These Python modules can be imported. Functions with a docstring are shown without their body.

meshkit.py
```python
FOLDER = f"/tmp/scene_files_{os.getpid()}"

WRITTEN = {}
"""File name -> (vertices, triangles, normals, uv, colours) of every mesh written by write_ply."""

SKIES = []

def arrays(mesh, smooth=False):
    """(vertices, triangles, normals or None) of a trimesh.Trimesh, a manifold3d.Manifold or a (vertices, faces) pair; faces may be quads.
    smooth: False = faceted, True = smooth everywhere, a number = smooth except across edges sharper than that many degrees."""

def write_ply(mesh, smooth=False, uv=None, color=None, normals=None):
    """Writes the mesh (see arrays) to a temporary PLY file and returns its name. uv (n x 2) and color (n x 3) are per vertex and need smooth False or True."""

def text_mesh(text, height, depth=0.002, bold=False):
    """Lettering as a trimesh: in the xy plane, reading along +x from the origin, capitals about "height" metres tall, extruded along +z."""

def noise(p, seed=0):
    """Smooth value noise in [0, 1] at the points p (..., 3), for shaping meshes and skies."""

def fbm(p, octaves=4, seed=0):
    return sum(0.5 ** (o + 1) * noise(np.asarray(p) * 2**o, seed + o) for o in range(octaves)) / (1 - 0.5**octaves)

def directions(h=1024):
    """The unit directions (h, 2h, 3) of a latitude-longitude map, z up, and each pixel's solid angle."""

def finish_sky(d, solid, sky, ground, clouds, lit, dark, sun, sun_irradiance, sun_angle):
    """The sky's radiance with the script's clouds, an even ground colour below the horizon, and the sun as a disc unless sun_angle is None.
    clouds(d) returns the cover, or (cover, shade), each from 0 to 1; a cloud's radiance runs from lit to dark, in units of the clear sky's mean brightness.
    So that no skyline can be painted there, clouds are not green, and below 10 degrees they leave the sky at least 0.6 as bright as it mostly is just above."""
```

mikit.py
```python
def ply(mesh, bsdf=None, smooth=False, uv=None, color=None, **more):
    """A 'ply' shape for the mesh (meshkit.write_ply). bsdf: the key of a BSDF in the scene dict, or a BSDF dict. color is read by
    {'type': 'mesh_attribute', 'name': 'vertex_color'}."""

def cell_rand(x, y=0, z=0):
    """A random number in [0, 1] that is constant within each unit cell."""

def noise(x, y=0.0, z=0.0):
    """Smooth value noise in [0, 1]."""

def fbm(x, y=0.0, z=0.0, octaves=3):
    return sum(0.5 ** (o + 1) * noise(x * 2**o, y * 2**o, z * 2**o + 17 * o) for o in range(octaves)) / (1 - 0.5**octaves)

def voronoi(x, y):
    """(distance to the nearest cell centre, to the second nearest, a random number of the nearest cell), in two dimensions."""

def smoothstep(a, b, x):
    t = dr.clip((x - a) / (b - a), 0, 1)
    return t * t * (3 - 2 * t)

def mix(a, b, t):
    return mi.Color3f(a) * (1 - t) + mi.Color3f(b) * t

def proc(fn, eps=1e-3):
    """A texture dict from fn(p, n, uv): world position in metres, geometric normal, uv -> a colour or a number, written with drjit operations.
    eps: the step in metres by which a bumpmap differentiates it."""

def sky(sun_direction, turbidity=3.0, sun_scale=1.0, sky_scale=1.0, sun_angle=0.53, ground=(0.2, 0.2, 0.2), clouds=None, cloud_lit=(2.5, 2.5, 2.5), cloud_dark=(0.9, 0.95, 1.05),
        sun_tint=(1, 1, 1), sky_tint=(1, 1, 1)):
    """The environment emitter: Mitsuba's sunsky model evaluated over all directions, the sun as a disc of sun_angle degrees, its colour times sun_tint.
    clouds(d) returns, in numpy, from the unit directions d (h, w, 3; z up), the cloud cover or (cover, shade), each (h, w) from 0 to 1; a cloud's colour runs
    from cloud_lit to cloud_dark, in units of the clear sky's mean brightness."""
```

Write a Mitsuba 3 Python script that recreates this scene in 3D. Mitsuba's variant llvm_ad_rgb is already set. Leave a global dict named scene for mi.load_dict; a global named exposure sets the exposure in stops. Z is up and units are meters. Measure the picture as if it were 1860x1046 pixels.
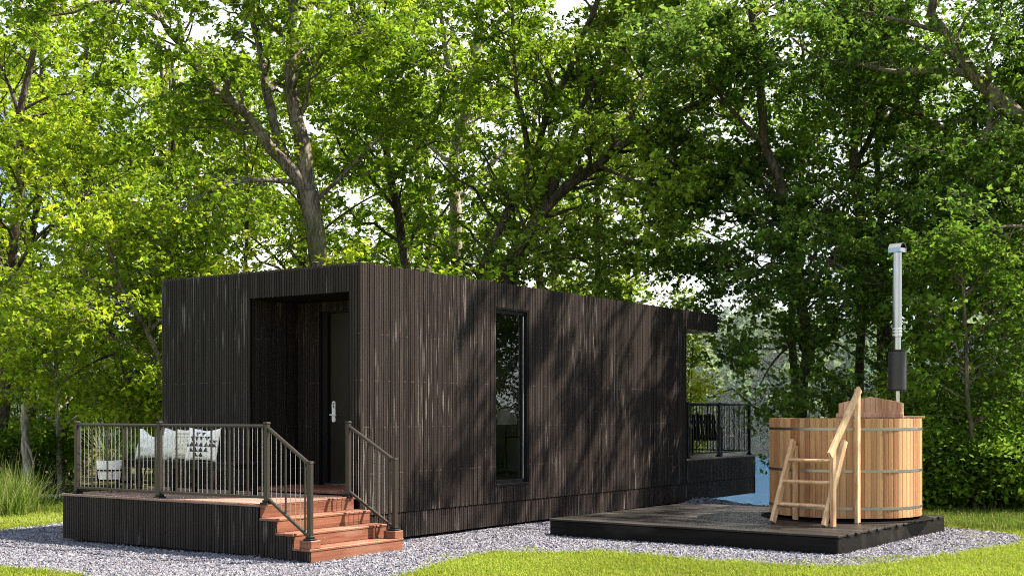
import math
import numpy as np
import trimesh
import manifold3d as m3
import drjit as dr
import mitsuba as mi
import mikit
import meshkit
from mikit import ply, proc, noise, fbm, cell_rand, smoothstep, mix

T = mi.ScalarTransform4f
scene, labels = {}, {}

# ---------------------------------------------------------------- camera, sky, exposure
FOC, HY, EYE = 2305.9, 751.74, 1.7464          # focal length and horizon in photograph pixels, eye height in metres
scene['camera'] = {'type': 'perspective', 'fov': math.degrees(2 * math.atan(930 / FOC)), 'fov_axis': 'x', 'near_clip': 0.1, 'far_clip': 3000.0,
                   'principal_point_offset_x': 0.0, 'principal_point_offset_y': -(HY - 523) / 1046,
                   'to_world': T().look_at(origin=[0, 0, EYE], target=[0, 10, EYE], up=[0, 0, 1]),
                   'medium': {'type': 'ref', 'id': 'haze_air'}}
CO = np.array([-1.9933, 16.7081])               # near corner of the cabin
AX = np.array([math.cos(.6016), -math.sin(.6016)])   # along the entrance wall, to the right
BX = np.array([math.sin(.6016), math.cos(.6016)])    # along the long wall, away
_s = BX * 1.0 + AX * .95
SUN = (float(_s[0]), float(_s[1]), 1.75)


def clouds(d):
    c = meshkit.fbm(d * np.array([2.2, 2.2, 5.0]) + 3.1, 4, seed=5)
    return np.clip((c - .36) / .22, 0, 1) * .85, np.clip((.52 - c) / .3, 0, .25)


scene['sky'] = mikit.sky(SUN, turbidity=3, sun_angle=0.6, sun_scale=1.62, sky_scale=.78, sun_tint=(.96, 1.0, 1.09), clouds=clouds, cloud_lit=(3.1, 3.1, 3.05), cloud_dark=(1.2, 1.3, 1.45), ground=(.1, .12, .07))
exposure = 2.9
HAZE = 0.0008                                    # per metre, over the lake and the far shore; the air over the bank is clear
_hy = np.linspace(-75, 395, 96)
_hz = np.broadcast_to((np.clip((_hy - 42) / 60, 0, 1) ** 1.5)[None, :, None], (2, 96, 2)).astype(np.float32)
scene['haze_air'] = {'type': 'heterogeneous', 'albedo': {'type': 'constvolume', 'value': {'type': 'rgb', 'value': [.86, .94, .98]}}, 'scale': HAZE,
                     'sigma_t': {'type': 'gridvolume', 'grid': mi.VolumeGrid(np.ascontiguousarray(_hz)), 'to_world': T().translate([-395, -75, -8.5]).scale([790, 470, 45]), 'raw': True}}

# ---------------------------------------------------------------- helpers
PITCH = 3.91 / 82


def rgb(*c):
    return {'type': 'rgb', 'value': list(map(float, c))}


def loc(p):
    return (p.x - CO[0]) * AX[0] + (p.y - CO[1]) * AX[1], (p.x - CO[0]) * BX[0] + (p.y - CO[1]) * BX[1]


def pbsdf(key, col, rough=.6, metal=0.0, spec=.5, two=True, bump=None, **kw):
    b = {'type': 'principled', 'base_color': rgb(*col) if isinstance(col, tuple) else col, 'roughness': rough if not callable(rough) else proc(rough), 'metallic': metal, 'specular': spec, **kw}
    if bump:
        b = {'type': 'bumpmap', 'arbitrary': bump[0], 'scale': bump[1], 'bsdf': b}
    scene[key] = {'type': 'twosided', 'bsdf': b} if two else b
    return key


def num(key):
    if key not in scene and key not in USED:
        USED.add(key)
        return key
    i = 1
    while f'{key}_{i:03d}' in scene or f'{key}_{i:03d}' in USED:
        i += 1
    USED.add(f'{key}_{i:03d}')
    return f'{key}_{i:03d}'


USED = set()


def thing(name, label, cat, group=None, kind=None):
    k = num(name)
    labels[k] = {'label': label}
    if cat:
        labels[k]['category'] = cat
    if group:
        labels[k]['group'] = group
    if kind:
        labels[k]['kind'] = kind
    return k


def put(key, mesh, bsdf, smooth=False, label=None, kind=None, **kw):
    k = num(key)
    if isinstance(mesh, dict):
        scene[k] = dict(mesh)
    else:
        scene[k] = ply(mesh, bsdf, smooth=smooth, **kw)
    if label or kind:
        labels[k] = {}
        if label:
            labels[k]['label'] = label
        if kind:
            labels[k]['kind'] = kind
    return k


def one(name, label, cat, mesh, bsdf, smooth=False, group=None, kind=None, **kw):
    k = thing(name, label, cat, group, kind)
    scene[k] = ply(mesh, bsdf, smooth=smooth, **kw)
    return k


def cat(ms):
    """Joins (v, f) pairs or trimeshes."""
    vs, fs, n = [], [], 0
    for m in ms:
        v, f = (m.vertices, m.faces) if hasattr(m, 'vertices') else m
        vs.append(np.asarray(v, float)); fs.append(np.asarray(f, int) + n); n += len(v)
    return np.vstack(vs), np.vstack(fs)


BF = np.array([[0, 2, 1], [0, 3, 2], [4, 5, 6], [4, 6, 7], [0, 1, 5], [0, 5, 4], [1, 2, 6], [1, 6, 5], [2, 3, 7], [2, 7, 6], [3, 0, 4], [3, 4, 7]])


def box(x0, x1, y0, y1, z0, z1):
    v = np.array([[x0, y0, z0], [x1, y0, z0], [x1, y1, z0], [x0, y1, z0], [x0, y0, z1], [x1, y0, z1], [x1, y1, z1], [x0, y1, z1]], float)
    return v, BF


def cbox(x0, x1, y0, y1, z0, z1, c=.004):
    """Box with chamfered edges."""
    c = min(c, (x1 - x0) * .4, (y1 - y0) * .4, (z1 - z0) * .4)
    pts = []
    for sx, sy, sz in np.ndindex(2, 2, 2):
        X, Y, Z = (x0, x1)[sx], (y0, y1)[sy], (z0, z1)[sz]
        dx, dy, dz = c * (1 - 2 * sx), c * (1 - 2 * sy), c * (1 - 2 * sz)
        pts += [[X + dx, Y + dy, Z], [X + dx, Y, Z + dz], [X, Y + dy, Z + dz]]
    h = trimesh.convex.convex_hull(np.array(pts))
    return np.array(h.vertices), np.array(h.faces)


def frame(o, ax, bx):
    def f(m):
        v, fc = (m.vertices, m.faces) if hasattr(m, 'vertices') else m
        v = np.asarray(v, float)
        xy = np.asarray(o) + v[:, :1] * ax + v[:, 1:2] * bx
        return np.hstack([xy, v[:, 2:3]]), fc
    return f


W = frame(CO, AX, BX)                            # cabin frame: r (right), w (back), z -> world


def beam(a, b, wd, ht, up=(0, 0, 1), c=.003):
    """Bar from a to b, wd wide, ht tall."""
    a, b = np.array(a, float), np.array(b, float)
    L = np.linalg.norm(b - a); d = (b - a) / L
    s = np.cross(d, up); s /= np.linalg.norm(s); u = np.cross(s, d)
    v, f = cbox(0, L, -wd / 2, wd / 2, -ht / 2, ht / 2, c)
    return a + v[:, :1] * d - v[:, 1:2] * s + v[:, 2:3] * u, f


def tube(P, rad, sides=6, cap=True):
    P = np.asarray(P, float); n = len(P)
    rad = np.broadcast_to(np.asarray(rad, float), (n,))
    t = np.gradient(P, axis=0); t /= np.linalg.norm(t, axis=1, keepdims=True) + 1e-12
    ref = np.array([0.31, 0.17, 0.93]) if abs(t[:, 2]).mean() < .8 else np.array([0.93, 0.2, 0.1])
    a = np.cross(t, ref); a /= np.linalg.norm(a, axis=1, keepdims=True) + 1e-12
    b = np.cross(t, a)
    g = np.arange(sides) * 2 * np.pi / sides
    v = (P[:, None] + rad[:, None, None] * (np.cos(g)[None, :, None] * a[:, None] + np.sin(g)[None, :, None] * b[:, None])).reshape(-1, 3)
    i, j = np.meshgrid(np.arange(n - 1), np.arange(sides), indexing='ij')
    q = np.stack([i * sides + j, i * sides + (j + 1) % sides, (i + 1) * sides + (j + 1) % sides, (i + 1) * sides + j], -1).reshape(-1, 4)
    f = np.vstack([q[:, [0, 2, 1]], q[:, [0, 3, 2]]])
    if cap:
        v = np.vstack([v, P[0], P[-1]]); k = np.arange(sides); m = n * sides
        f = np.vstack([f, np.stack([k, (k + 1) % sides, k * 0 + m], 1), np.stack([(k + 1) % sides + m - sides, k + m - sides, k * 0 + m + 1], 1)])
    return v, f


def lathe(prof, o=(0, 0, 0), n=32):
    prof = np.array(prof, float); g = np.arange(n) * 2 * np.pi / n
    v = np.stack([prof[:, :1] * np.cos(g), prof[:, :1] * np.sin(g), np.repeat(prof[:, 1:2], n, 1)], -1).reshape(-1, 3) + np.array(o)
    m = len(prof); i, j = np.meshgrid(np.arange(m - 1), np.arange(n), indexing='ij')
    q = np.stack([i * n + j, i * n + (j + 1) % n, (i + 1) * n + (j + 1) % n, (i + 1) * n + j], -1).reshape(-1, 4)
    return v, np.vstack([q[:, [0, 1, 2]], q[:, [0, 2, 3]]])


def pix(px, py, Y):
    """World point at depth Y behind a photograph pixel (used once, to survey where things stand)."""
    return np.array([(px - 930) / FOC * Y, Y, EYE - (py - HY) / FOC * Y])


# ---------------------------------------------------------------- materials
def charred_col(p, n, uv):
    r, w = loc(p)
    a, b = dr.floor((r + 3.91 + .004) / PITCH), dr.floor((w + .004) / PITCH)
    i = cell_rand(a + 40, b + 40, 3)
    g = fbm(r * 55, w * 55, p.z * 1.6 + i * 30, 3)
    g2 = noise(r * 45, w * 45, p.z * 2.2 + i * 40)
    big = noise(r * 1.3, w * 1.3, p.z * .9)
    col = mix((.0090, .0072, .0066), (.048, .0390, .0355), dr.clip(.22 + .46 * i + .75 * (g - .5), 0, 1))
    fleck = smoothstep(.70, .95, g2) * smoothstep(.35, .7, big) * .75
    col = mix(col, (.17, .155, .145), dr.clip(fleck, 0, 1))
    # butt joints of the boards
    jz = p.z - (.95 + .62 * dr.floor(cell_rand(a, b, 9) * 4))
    return mix(col, (.10, .09, .08), smoothstep(.008, .003, dr.abs(jz)) * .6)


pbsdf('charred_wood', proc(charred_col), .5, spec=.1)

pbsdf('gap_shade_backing', (.007, .0058, .0052), .8, spec=.05)  # black membrane behind battens, its colour also carrying the shade of shallow gaps


def plank_col(c0, c1, pitch, axis, o, fx, fy, stretch=(3, 60), worn=None, wa=.0):
    def fn(p, n, uv):
        x = (p.x - o[0]) * fx[0] + (p.y - o[1]) * fx[1]
        y = (p.x - o[0]) * fy[0] + (p.y - o[1]) * fy[1]
        l, c = (x, y) if axis == 0 else (y, x)
        i = cell_rand(dr.floor(c / pitch), dr.floor(p.z / .15 + .5), 7)
        g = fbm(l * stretch[0], c * stretch[1], p.z * stretch[1] + i * 50, 4)
        k = mix(c0, c1, dr.clip(i * .6 + (g - .5) * 1.4 + .2, 0, 1))
        if worn:
            k = mix(k, worn, dr.clip(smoothstep(.5, .75, fbm(l * 1.3, c * 6, p.z * 3 + 9, 3)) * wa, 0, 1))
        return k
    return proc(fn)


pbsdf('redwood', plank_col((.105, .036, .020), (.225, .088, .048), .0925, 1, CO, AX, BX, worn=(.30, .19, .135), wa=.4), .45, spec=.5)
pbsdf('deck_wood', plank_col((.16, .095, .075), (.29, .19, .15), .1465, 0, CO + BX * -1.775, AX, BX, worn=(.42, .33, .28), wa=.6), .5, spec=.5)
TO = np.array([.545, 18.19]); TX = np.array([.8, -.6]); TY = np.array([.6, .8])
pbsdf('black_stain', plank_col((.009, .0085, .008), (.028, .026, .024), .1429, 0, TO, TX, TY, stretch=(2, 45), worn=(.085, .08, .075), wa=.45), .42, spec=.2)
pbsdf('black_fascia', plank_col((.004, .004, .0038), (.014, .013, .012), 3.0, 0, TO, TX, TY, stretch=(1.5, 30), worn=(.05, .045, .04), wa=.3), .5, spec=.08)
TUB = np.array([4.86, 18.55])


def cedar_col(p, n, uv):
    x, y = p.x - TUB[0], p.y - TUB[1]
    a = dr.atan2(y, x) * (80 / (2 * math.pi))
    i, i2 = cell_rand(dr.floor(a + 100), 3, 1), cell_rand(dr.floor(a + 100), 5, 2)
    g = fbm(a * 7 + i * 33, p.z * 1.1 + i2 * 20, x * 0, 4)
    g2 = noise(a * 40, p.z * 2.5, i * 9)
    c = mix((.33, .135, .055), (.68, .385, .18), dr.clip(.05 + .9 * i + .9 * (g - .5), 0, 1))
    c = mix(c, (.74, .50, .28), dr.clip(i2 * 1.6 - 1.1, 0, .7))
    return c * (.72 + .3 * g2)


pbsdf('cedar', proc(cedar_col), .5, spec=.4)


def clad_col(p, n, uv):
    g = fbm(p.x * 26, p.y * 26, p.z * 4, 4)
    return mix((.46, .25, .12), (.72, .50, .30), dr.clip((g - .5) * 1.8 + .5, 0, 1))


pbsdf('cedar_pale', proc(clad_col), .5, spec=.4)


def fence_col(p, n, uv):
    a = (p.x * .84 - p.y * .545) / .0835
    i = cell_rand(dr.floor(a), 2, 1)
    g = fbm(a * 6, p.z * 3, i * 20, 4)
    return mix((.42, .19, .10), (.74, .46, .27), dr.clip(i * .7 + (g - .5) * 1.2 + .1, 0, 1))


pbsdf('cedar_red', proc(fence_col), .5, spec=.4)
pbsdf('bronze_metal', (.052, .044, .037), .35, metal=.4, spec=.35)
pbsdf('dark_metal', (.016, .016, .017), .4, metal=.2, spec=.2)
pbsdf('silver_rod', (.36, .35, .335), .35, metal=.35)


def steel_col(p, n, uv):
    return mix((.40, .39, .37), (.58, .57, .55), fbm(p.x * 20, p.y * 20, p.z * 3, 3))


pbsdf('steel', proc(steel_col), .24, metal=1.0)
pbsdf('hoop_steel', (.36, .34, .31), .38, metal=1.0)
pbsdf('black_paint', (.010, .010, .011), .45, spec=.15)
pbsdf('black_matte', (.008, .007, .007), .8, spec=.05)
pbsdf('white_paint', (.86, .86, .84), .5)
pbsdf('white_fabric', (.88, .88, .87), .9, sheen=.3)
pbsdf('sky_glint_grey', (.22, .24, .26), .35, metal=.4)
pbsdf('inside_wall', (.045, .04, .034), .8)
pbsdf('pale_wood', (.46, .30, .18), .55)
scene['window_glass'] = {'type': 'thindielectric', 'int_ior': 1.5}


def stone_noise(p, n, uv):
    c, s, i = mikit.voronoi(p.x * 26, p.y * 26)
    k = mix((.06, .06, .075), (.22, .22, .255), i)
    return k * (.35 + .65 * smoothstep(.02, .25, s - c)) * (.8 + .4 * noise(p.x * 2, p.y * 2, 0))


pbsdf('gravel_bed', proc(stone_noise), .85)


def vcol(key, rough=.8, **kw):
    scene[key] = {'type': 'twosided', 'bsdf': {'type': 'principled', 'base_color': {'type': 'mesh_attribute', 'name': 'vertex_color'}, 'roughness': rough, 'specular': .4, **kw}}


vcol('stone', .75)
scene['leaf'] = {'type': 'principledthin', 'base_color': {'type': 'mesh_attribute', 'name': 'vertex_color'}, 'roughness': .5, 'diff_trans': 1.0, 'eta': 1.32, 'spec_trans': 0.0}
scene['blade'] = {'type': 'principledthin', 'base_color': {'type': 'mesh_attribute', 'name': 'vertex_color'}, 'roughness': .5, 'diff_trans': .75, 'eta': 1.4, 'spec_trans': 0.0}


def ground_col(p, n, uv):
    a = fbm(p.x * 1.1, p.y * 1.1, 0, 4)
    b = fbm(p.x * 14, p.y * 14, 3, 3)
    lawn = mix((.055, .085, .018), (.12, .15, .035), dr.clip(a + (b - .5) * .8, 0, 1))
    wood = mix((.035, .034, .015), (.055, .06, .022), b)
    far = smoothstep(23, 29, p.y + 3 * (a - .5))
    return mix(mix(mix(lawn, wood, far), (.045, .042, .036), smoothstep(-.4, -1.5, p.z)), (.03, .045, .018), smoothstep(140, 156, p.y))


pbsdf('soil_and_turf', proc(ground_col), .95, spec=.2)


def bark_fn(c0, c1, moss):
    def fn(p, n, uv):
        u = fbm(p.x * 7, p.y * 7, p.z * 1.6, 4)
        f = fbm(p.x * 34, p.y * 34, p.z * 9, 3)
        c = mix(c0, c1, dr.clip(.5 + (u - .5) * 2.2 + (f - .5) * 2.2, 0, 1))
        return mix(c, moss, dr.clip(smoothstep(.52, .72, fbm(p.x * 2.4, p.y * 2.4, p.z * 1.1 + 7, 3)) * .6, 0, 1))
    return proc(fn)


def bark_bump(p, n, uv):
    return fbm(p.x * 22, p.y * 22, p.z * 5, 3)


for k, c0, c1, ms in (('bark_grey', (.055, .045, .035), (.21, .175, .14), (.12, .12, .05)), ('bark_dark', (.03, .024, .018), (.11, .088, .068), (.06, .065, .03)), ('bark_pale', (.17, .15, .12), (.42, .38, .33), (.2, .2, .12))):
    scene[k] = {'type': 'twosided', 'bsdf': {'type': 'bumpmap', 'arbitrary': proc(bark_bump), 'scale': .035, 'bsdf': {'type': 'principled', 'base_color': bark_fn(c0, c1, ms), 'roughness': .85, 'specular': .2}}}


def lake_bump(p, n, uv):
    return fbm(p.x * .9, p.y * .35, 0, 3) * .07 + noise(p.x * 4, p.y * 1.6, 0) * .012


scene['lake_water'] = {'type': 'bumpmap', 'arbitrary': proc(lake_bump, eps=.02), 'scale': 1.0, 'bsdf': {'type': 'principled', 'base_color': rgb(.007, .040, .095), 'roughness': .14, 'specular': .4}}


# ---------------------------------------------------------------- terrain, lake, hills
def shore_d(X, Y):
    r = (X - CO[0]) * AX[0] + (Y - CO[1]) * AX[1]
    w = (X - CO[0]) * BX[0] + (Y - CO[1]) * BX[1]
    return w - (10.0 + np.minimum(2.3 * np.maximum(0, -r - 5.2), 20))


def sstep(a, b, x):
    t = np.clip((x - a) / (b - a), 0, 1)
    return t * t * (3 - 2 * t)


def terrain(X, Y):
    P = np.stack([X, Y, X * 0], -1)
    d = shore_d(X, Y) + (meshkit.fbm(P * .35, 3, seed=2) - .5) * 1.6
    z = -6.0 * sstep(-.3, 14, d)
    hill = np.clip(Y - 152 + 10 * (meshkit.fbm(P * .02, 2, seed=3) - .5), 0, 200)
    z = z + 2.2 * sstep(0, 8, hill) + hill * .085 + 3 * sstep(10, 90, hill) * (meshkit.fbm(P * .018, 3, seed=4) - .3)
    lumps = (meshkit.fbm(P * .5, 3, seed=6) - .5) * .10 * sstep(19, 30, Y)
    return z + lumps


def grid(xs, ys, fz):
    X, Y = np.meshgrid(xs, ys)
    v = np.stack([X, Y, fz(X, Y)], -1).reshape(-1, 3)
    n, m = len(ys), len(xs)
    i, j = np.meshgrid(np.arange(n - 1), np.arange(m - 1), indexing='ij')
    a = i * m + j
    return v, np.vstack([np.stack([a, a + 1, a + m + 1], -1).reshape(-1, 3), np.stack([a, a + m + 1, a + m], -1).reshape(-1, 3)])


gx = np.unique(np.concatenate([np.linspace(-380, -30, 60), np.linspace(-30, 30, 110), np.linspace(30, 380, 60)]))
gy = np.unique(np.concatenate([np.linspace(-70, 8, 30), np.linspace(8, 60, 104), np.linspace(60, 140, 24), np.linspace(140, 390, 70)]))
one('ground', 'mown lawn and woodland earth sloping down to the lake', None, grid(gx, gy, lambda X, Y: terrain(X, Y) - .012), 'soil_and_turf', smooth=True, kind='structure')
one('lake', 'calm blue lake below the far end of the cabin', None, grid(np.linspace(-375, 375, 30), np.linspace(12, 260, 20), lambda X, Y: X * 0 - 3.55), 'lake_water', smooth=True, kind='structure')

# ---------------------------------------------------------------- gravel and lawn
from shapely import Polygon, Point, contains_xy
from shapely.affinity import rotate as _rot

cabin_poly = Polygon([tuple(CO + r * AX + w * BX) for r, w in ((-3.95, 0), (0.02, 0), (.02, 12.8), (-3.95, 12.8))])
deck_poly = Polygon([tuple(CO + r * AX + w * BX) for r, w in ((-3.75, -1.7), (-.1, -1.7), (.75, -1.7), (.75, 0), (-3.75, 0))])
tubdeck_poly = Polygon([tuple(TO + x * TX + y * TY) for x, y in ((.03, .03), (4.29, .03), (4.29, 3.97), (.03, 3.97))])
edge = [(-4.0, 11.0), (-4.35, 12.6), (-4.63, 13.68), (-5.1, 14.02), (-5.8, 14.32), (-6.8, 14.5), (-8.6, 14.6), (-9.6, 16.4), (-8.9, 18.4), (-7.72, 19.1), (-7.3, 20.3), (-6.6, 22.5), (-5.2, 25.5), (2.0, 30.5), (3.4, 26.5), (3.7, 25.3), (4.55, 25.15), (4.75, 24.6), (5.6, 21.8), (6.5, 19.9), (7.1, 18.7), (7.25, 17.8), (6.85, 17.1), (5.6, 15.75), (4.69, 15.0), (3.95, 14.4), (3.45, 14.45), (3.0, 14.6), (2.4, 14.95), (1.8, 15.45), (1.19, 15.98), (.48, 15.85), (-.2, 15.95), (-.66, 15.15), (-1.13, 13.7), (-1.5, 12.2), (-1.6, 11.0)]
gravel_poly = Polygon(edge).buffer(0)
gp = gravel_poly.segmentize(.12)
co = np.array(gp.exterior.coords)
wob = (meshkit.fbm(np.hstack([co * 2.3, co[:, :1] * 0]), 3, seed=8) - .5)
nrm = np.gradient(co, axis=0); nrm = np.stack([nrm[:, 1], -nrm[:, 0]], 1); nrm /= np.linalg.norm(nrm, axis=1, keepdims=True) + 1e-9
gravel_poly = Polygon(co + nrm * wob[:, None] * .28).buffer(0)


def hump(x, y):
    """Low unevenness of the raked gravel."""
    return .035 * (meshkit.fbm(np.stack([x * .9, y * .9, x * 0], -1), 3, seed=12) - .35)


def sheet(poly, step, z):
    x0, y0, x1, y1 = poly.bounds
    v, f = grid(np.arange(x0, x1 + step, step), np.arange(y0, y1 + step, step), lambda X, Y: terrain(X, Y) * (shore_d(X, Y) > -.5) + hump(X, Y) * (terrain(X, Y) > -.15) + z)
    c = v[f].mean(1)
    f = f[contains_xy(poly, c[:, 0], c[:, 1])]
    used, inv = np.unique(f, return_inverse=True)
    return v[used], inv.reshape(-1, 3)


one('gravel_bed', 'fine dark grey stone dust under the loose gravel', None, sheet(gravel_poly.buffer(-.03), .14, .004), 'gravel_bed', smooth=True, kind='structure')
rng = np.random.default_rng(11)


def scatter(poly, n, dens=None, box_=None):
    x0, y0, x1, y1 = box_ or poly.bounds
    out = []
    tot = 0
    while tot < n:
        p = rng.random((n * 2, 2)) * [x1 - x0, y1 - y0] + [x0, y0]
        p = p[contains_xy(poly, p[:, 0], p[:, 1])]
        if dens is not None:
            p = p[rng.random(len(p)) < dens(p)]
        out.append(p); tot += len(p)
    return np.vstack(out)[:n]


OCT_V = np.array([[1, 0, 0], [-1, 0, 0], [0, 1, 0], [0, -1, 0], [0, 0, 1], [0, 0, -1]], float)
OCT_F = np.array([[0, 2, 4], [2, 1, 4], [1, 3, 4], [3, 0, 4], [2, 0, 5], [1, 2, 5], [3, 1, 5], [0, 3, 5]])[:, [0, 1, 2]]


def rand_rot(n):
    q = rng.normal(size=(n, 4)); q /= np.linalg.norm(q, axis=1, keepdims=True)
    w, x, y, z = q.T
    return np.stack([np.stack([1 - 2 * (y * y + z * z), 2 * (x * y - z * w), 2 * (x * z + y * w)], -1), np.stack([2 * (x * y + z * w), 1 - 2 * (x * x + z * z), 2 * (y * z - x * w)], -1), np.stack([2 * (x * z - y * w), 2 * (y * z + x * w), 1 - 2 * (x * x + y * y)], -1)], 1)


def stones(P, size, seed=0):
    n = len(P)
    s = size * (.55 + .9 * rng.random((n, 1)) ** 1.6)
    sc = s[:, None] * np.array([1.0, .8, .55]) * (.7 + .6 * rng.random((n, 1, 3)))
    v = OCT_V[None] * sc + rng.normal(size=(n, 6, 3)) * s[:, None] * .16
    v = np.einsum('nij,nkj->nki', rand_rot(n), v) + P[:, None]
    f = (OCT_F[None] + 6 * np.arange(n)[:, None, None]).reshape(-1, 3)
    t = rng.random((n, 1, 1))
    c = np.array([.066, .070, .094]) * (1 - t) + np.array([.255, .265, .315]) * t
    warm = rng.random((n, 1, 1)) < .12
    c = np.where(warm, c * [1.25, 1.1, .92], c)
    c = np.broadcast_to(c, v.shape) * (1 + rng.normal(size=(n, 6, 1)) * .06)
    return v.reshape(-1, 3), f, np.clip(c.reshape(-1, 3), .03, .8)


vis = gravel_poly.difference(cabin_poly).difference(deck_poly.buffer(-.05)).difference(tubdeck_poly).intersection(Polygon([(-9, 13), (9, 13), (9, 27), (-9, 27)]))
P2 = scatter(vis, 68000, lambda p: np.clip((15.5 / p[:, 1]) ** 2, .25, 1))
z = np.where(shore_d(P2[:, 0], P2[:, 1]) > -.5, terrain(P2[:, 0], P2[:, 1]), 0)
v, f, c = stones(np.hstack([P2, (z + np.where(z > -.15, hump(P2[:, 0], P2[:, 1]), 0) + .006)[:, None]]), .0175)
bank = Polygon([(2.6, 25.0), (3.2, 24.4), (4.6, 24.4), (4.9, 25.3), (4.4, 26.4), (2.6, 27)])
B2 = scatter(bank, 3200)
zb = terrain(B2[:, 0], B2[:, 1]) + .16 * np.exp(-((B2[:, 0] - 3.8) / .9) ** 2 - ((B2[:, 1] - 25.1) / .5) ** 2) * rng.random(len(B2)) ** .4
v2, f2, c2 = stones(np.hstack([B2, zb[:, None]]), .045)
one('gravel', 'crushed blue-grey stone gravel around the cabin and the decks', None, (np.vstack([v, v2]), np.vstack([f, f2 + len(v)])), 'stone', smooth=False, kind='stuff', color=np.vstack([c, c2 * .8]))


def blades(P, h, wd, lean, c0, c1, dry=.06):
    """Two-triangle grass blades at the points P (n, 3)."""
    n = len(P)
    a = rng.random(n) * 2 * np.pi
    hh = h * (.55 + .75 * rng.random(n)); ww = wd * (.7 + .6 * rng.random(n))
    d = np.stack([np.cos(a), np.sin(a), a * 0], 1); s = np.stack([-np.sin(a), np.cos(a), a * 0], 1)
    le = lean * rng.random(n)
    up = np.array([0, 0, 1.0])
    m = P + up * (hh * .6)[:, None] + d * (hh * le * .35)[:, None]
    t = P + up * (hh * (1 - .3 * le))[:, None] + d * (hh * le)[:, None]
    v = np.stack([P - s * ww[:, None] / 2, P + s * ww[:, None] / 2, m + s * ww[:, None] * .38, m - s * ww[:, None] * .38, t], 1)
    f = (np.array([[0, 1, 2], [0, 2, 3], [3, 2, 4]])[None] + 5 * np.arange(n)[:, None, None]).reshape(-1, 3)
    k = rng.random((n, 1, 1))
    c = np.array(c0) * (1 - k) + np.array(c1) * k
    c = np.where(rng.random((n, 1, 1)) < dry, np.array([.34, .29, .13]), c)
    return v.reshape(-1, 3), f, np.broadcast_to(c, v.shape).reshape(-1, 3)


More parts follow.
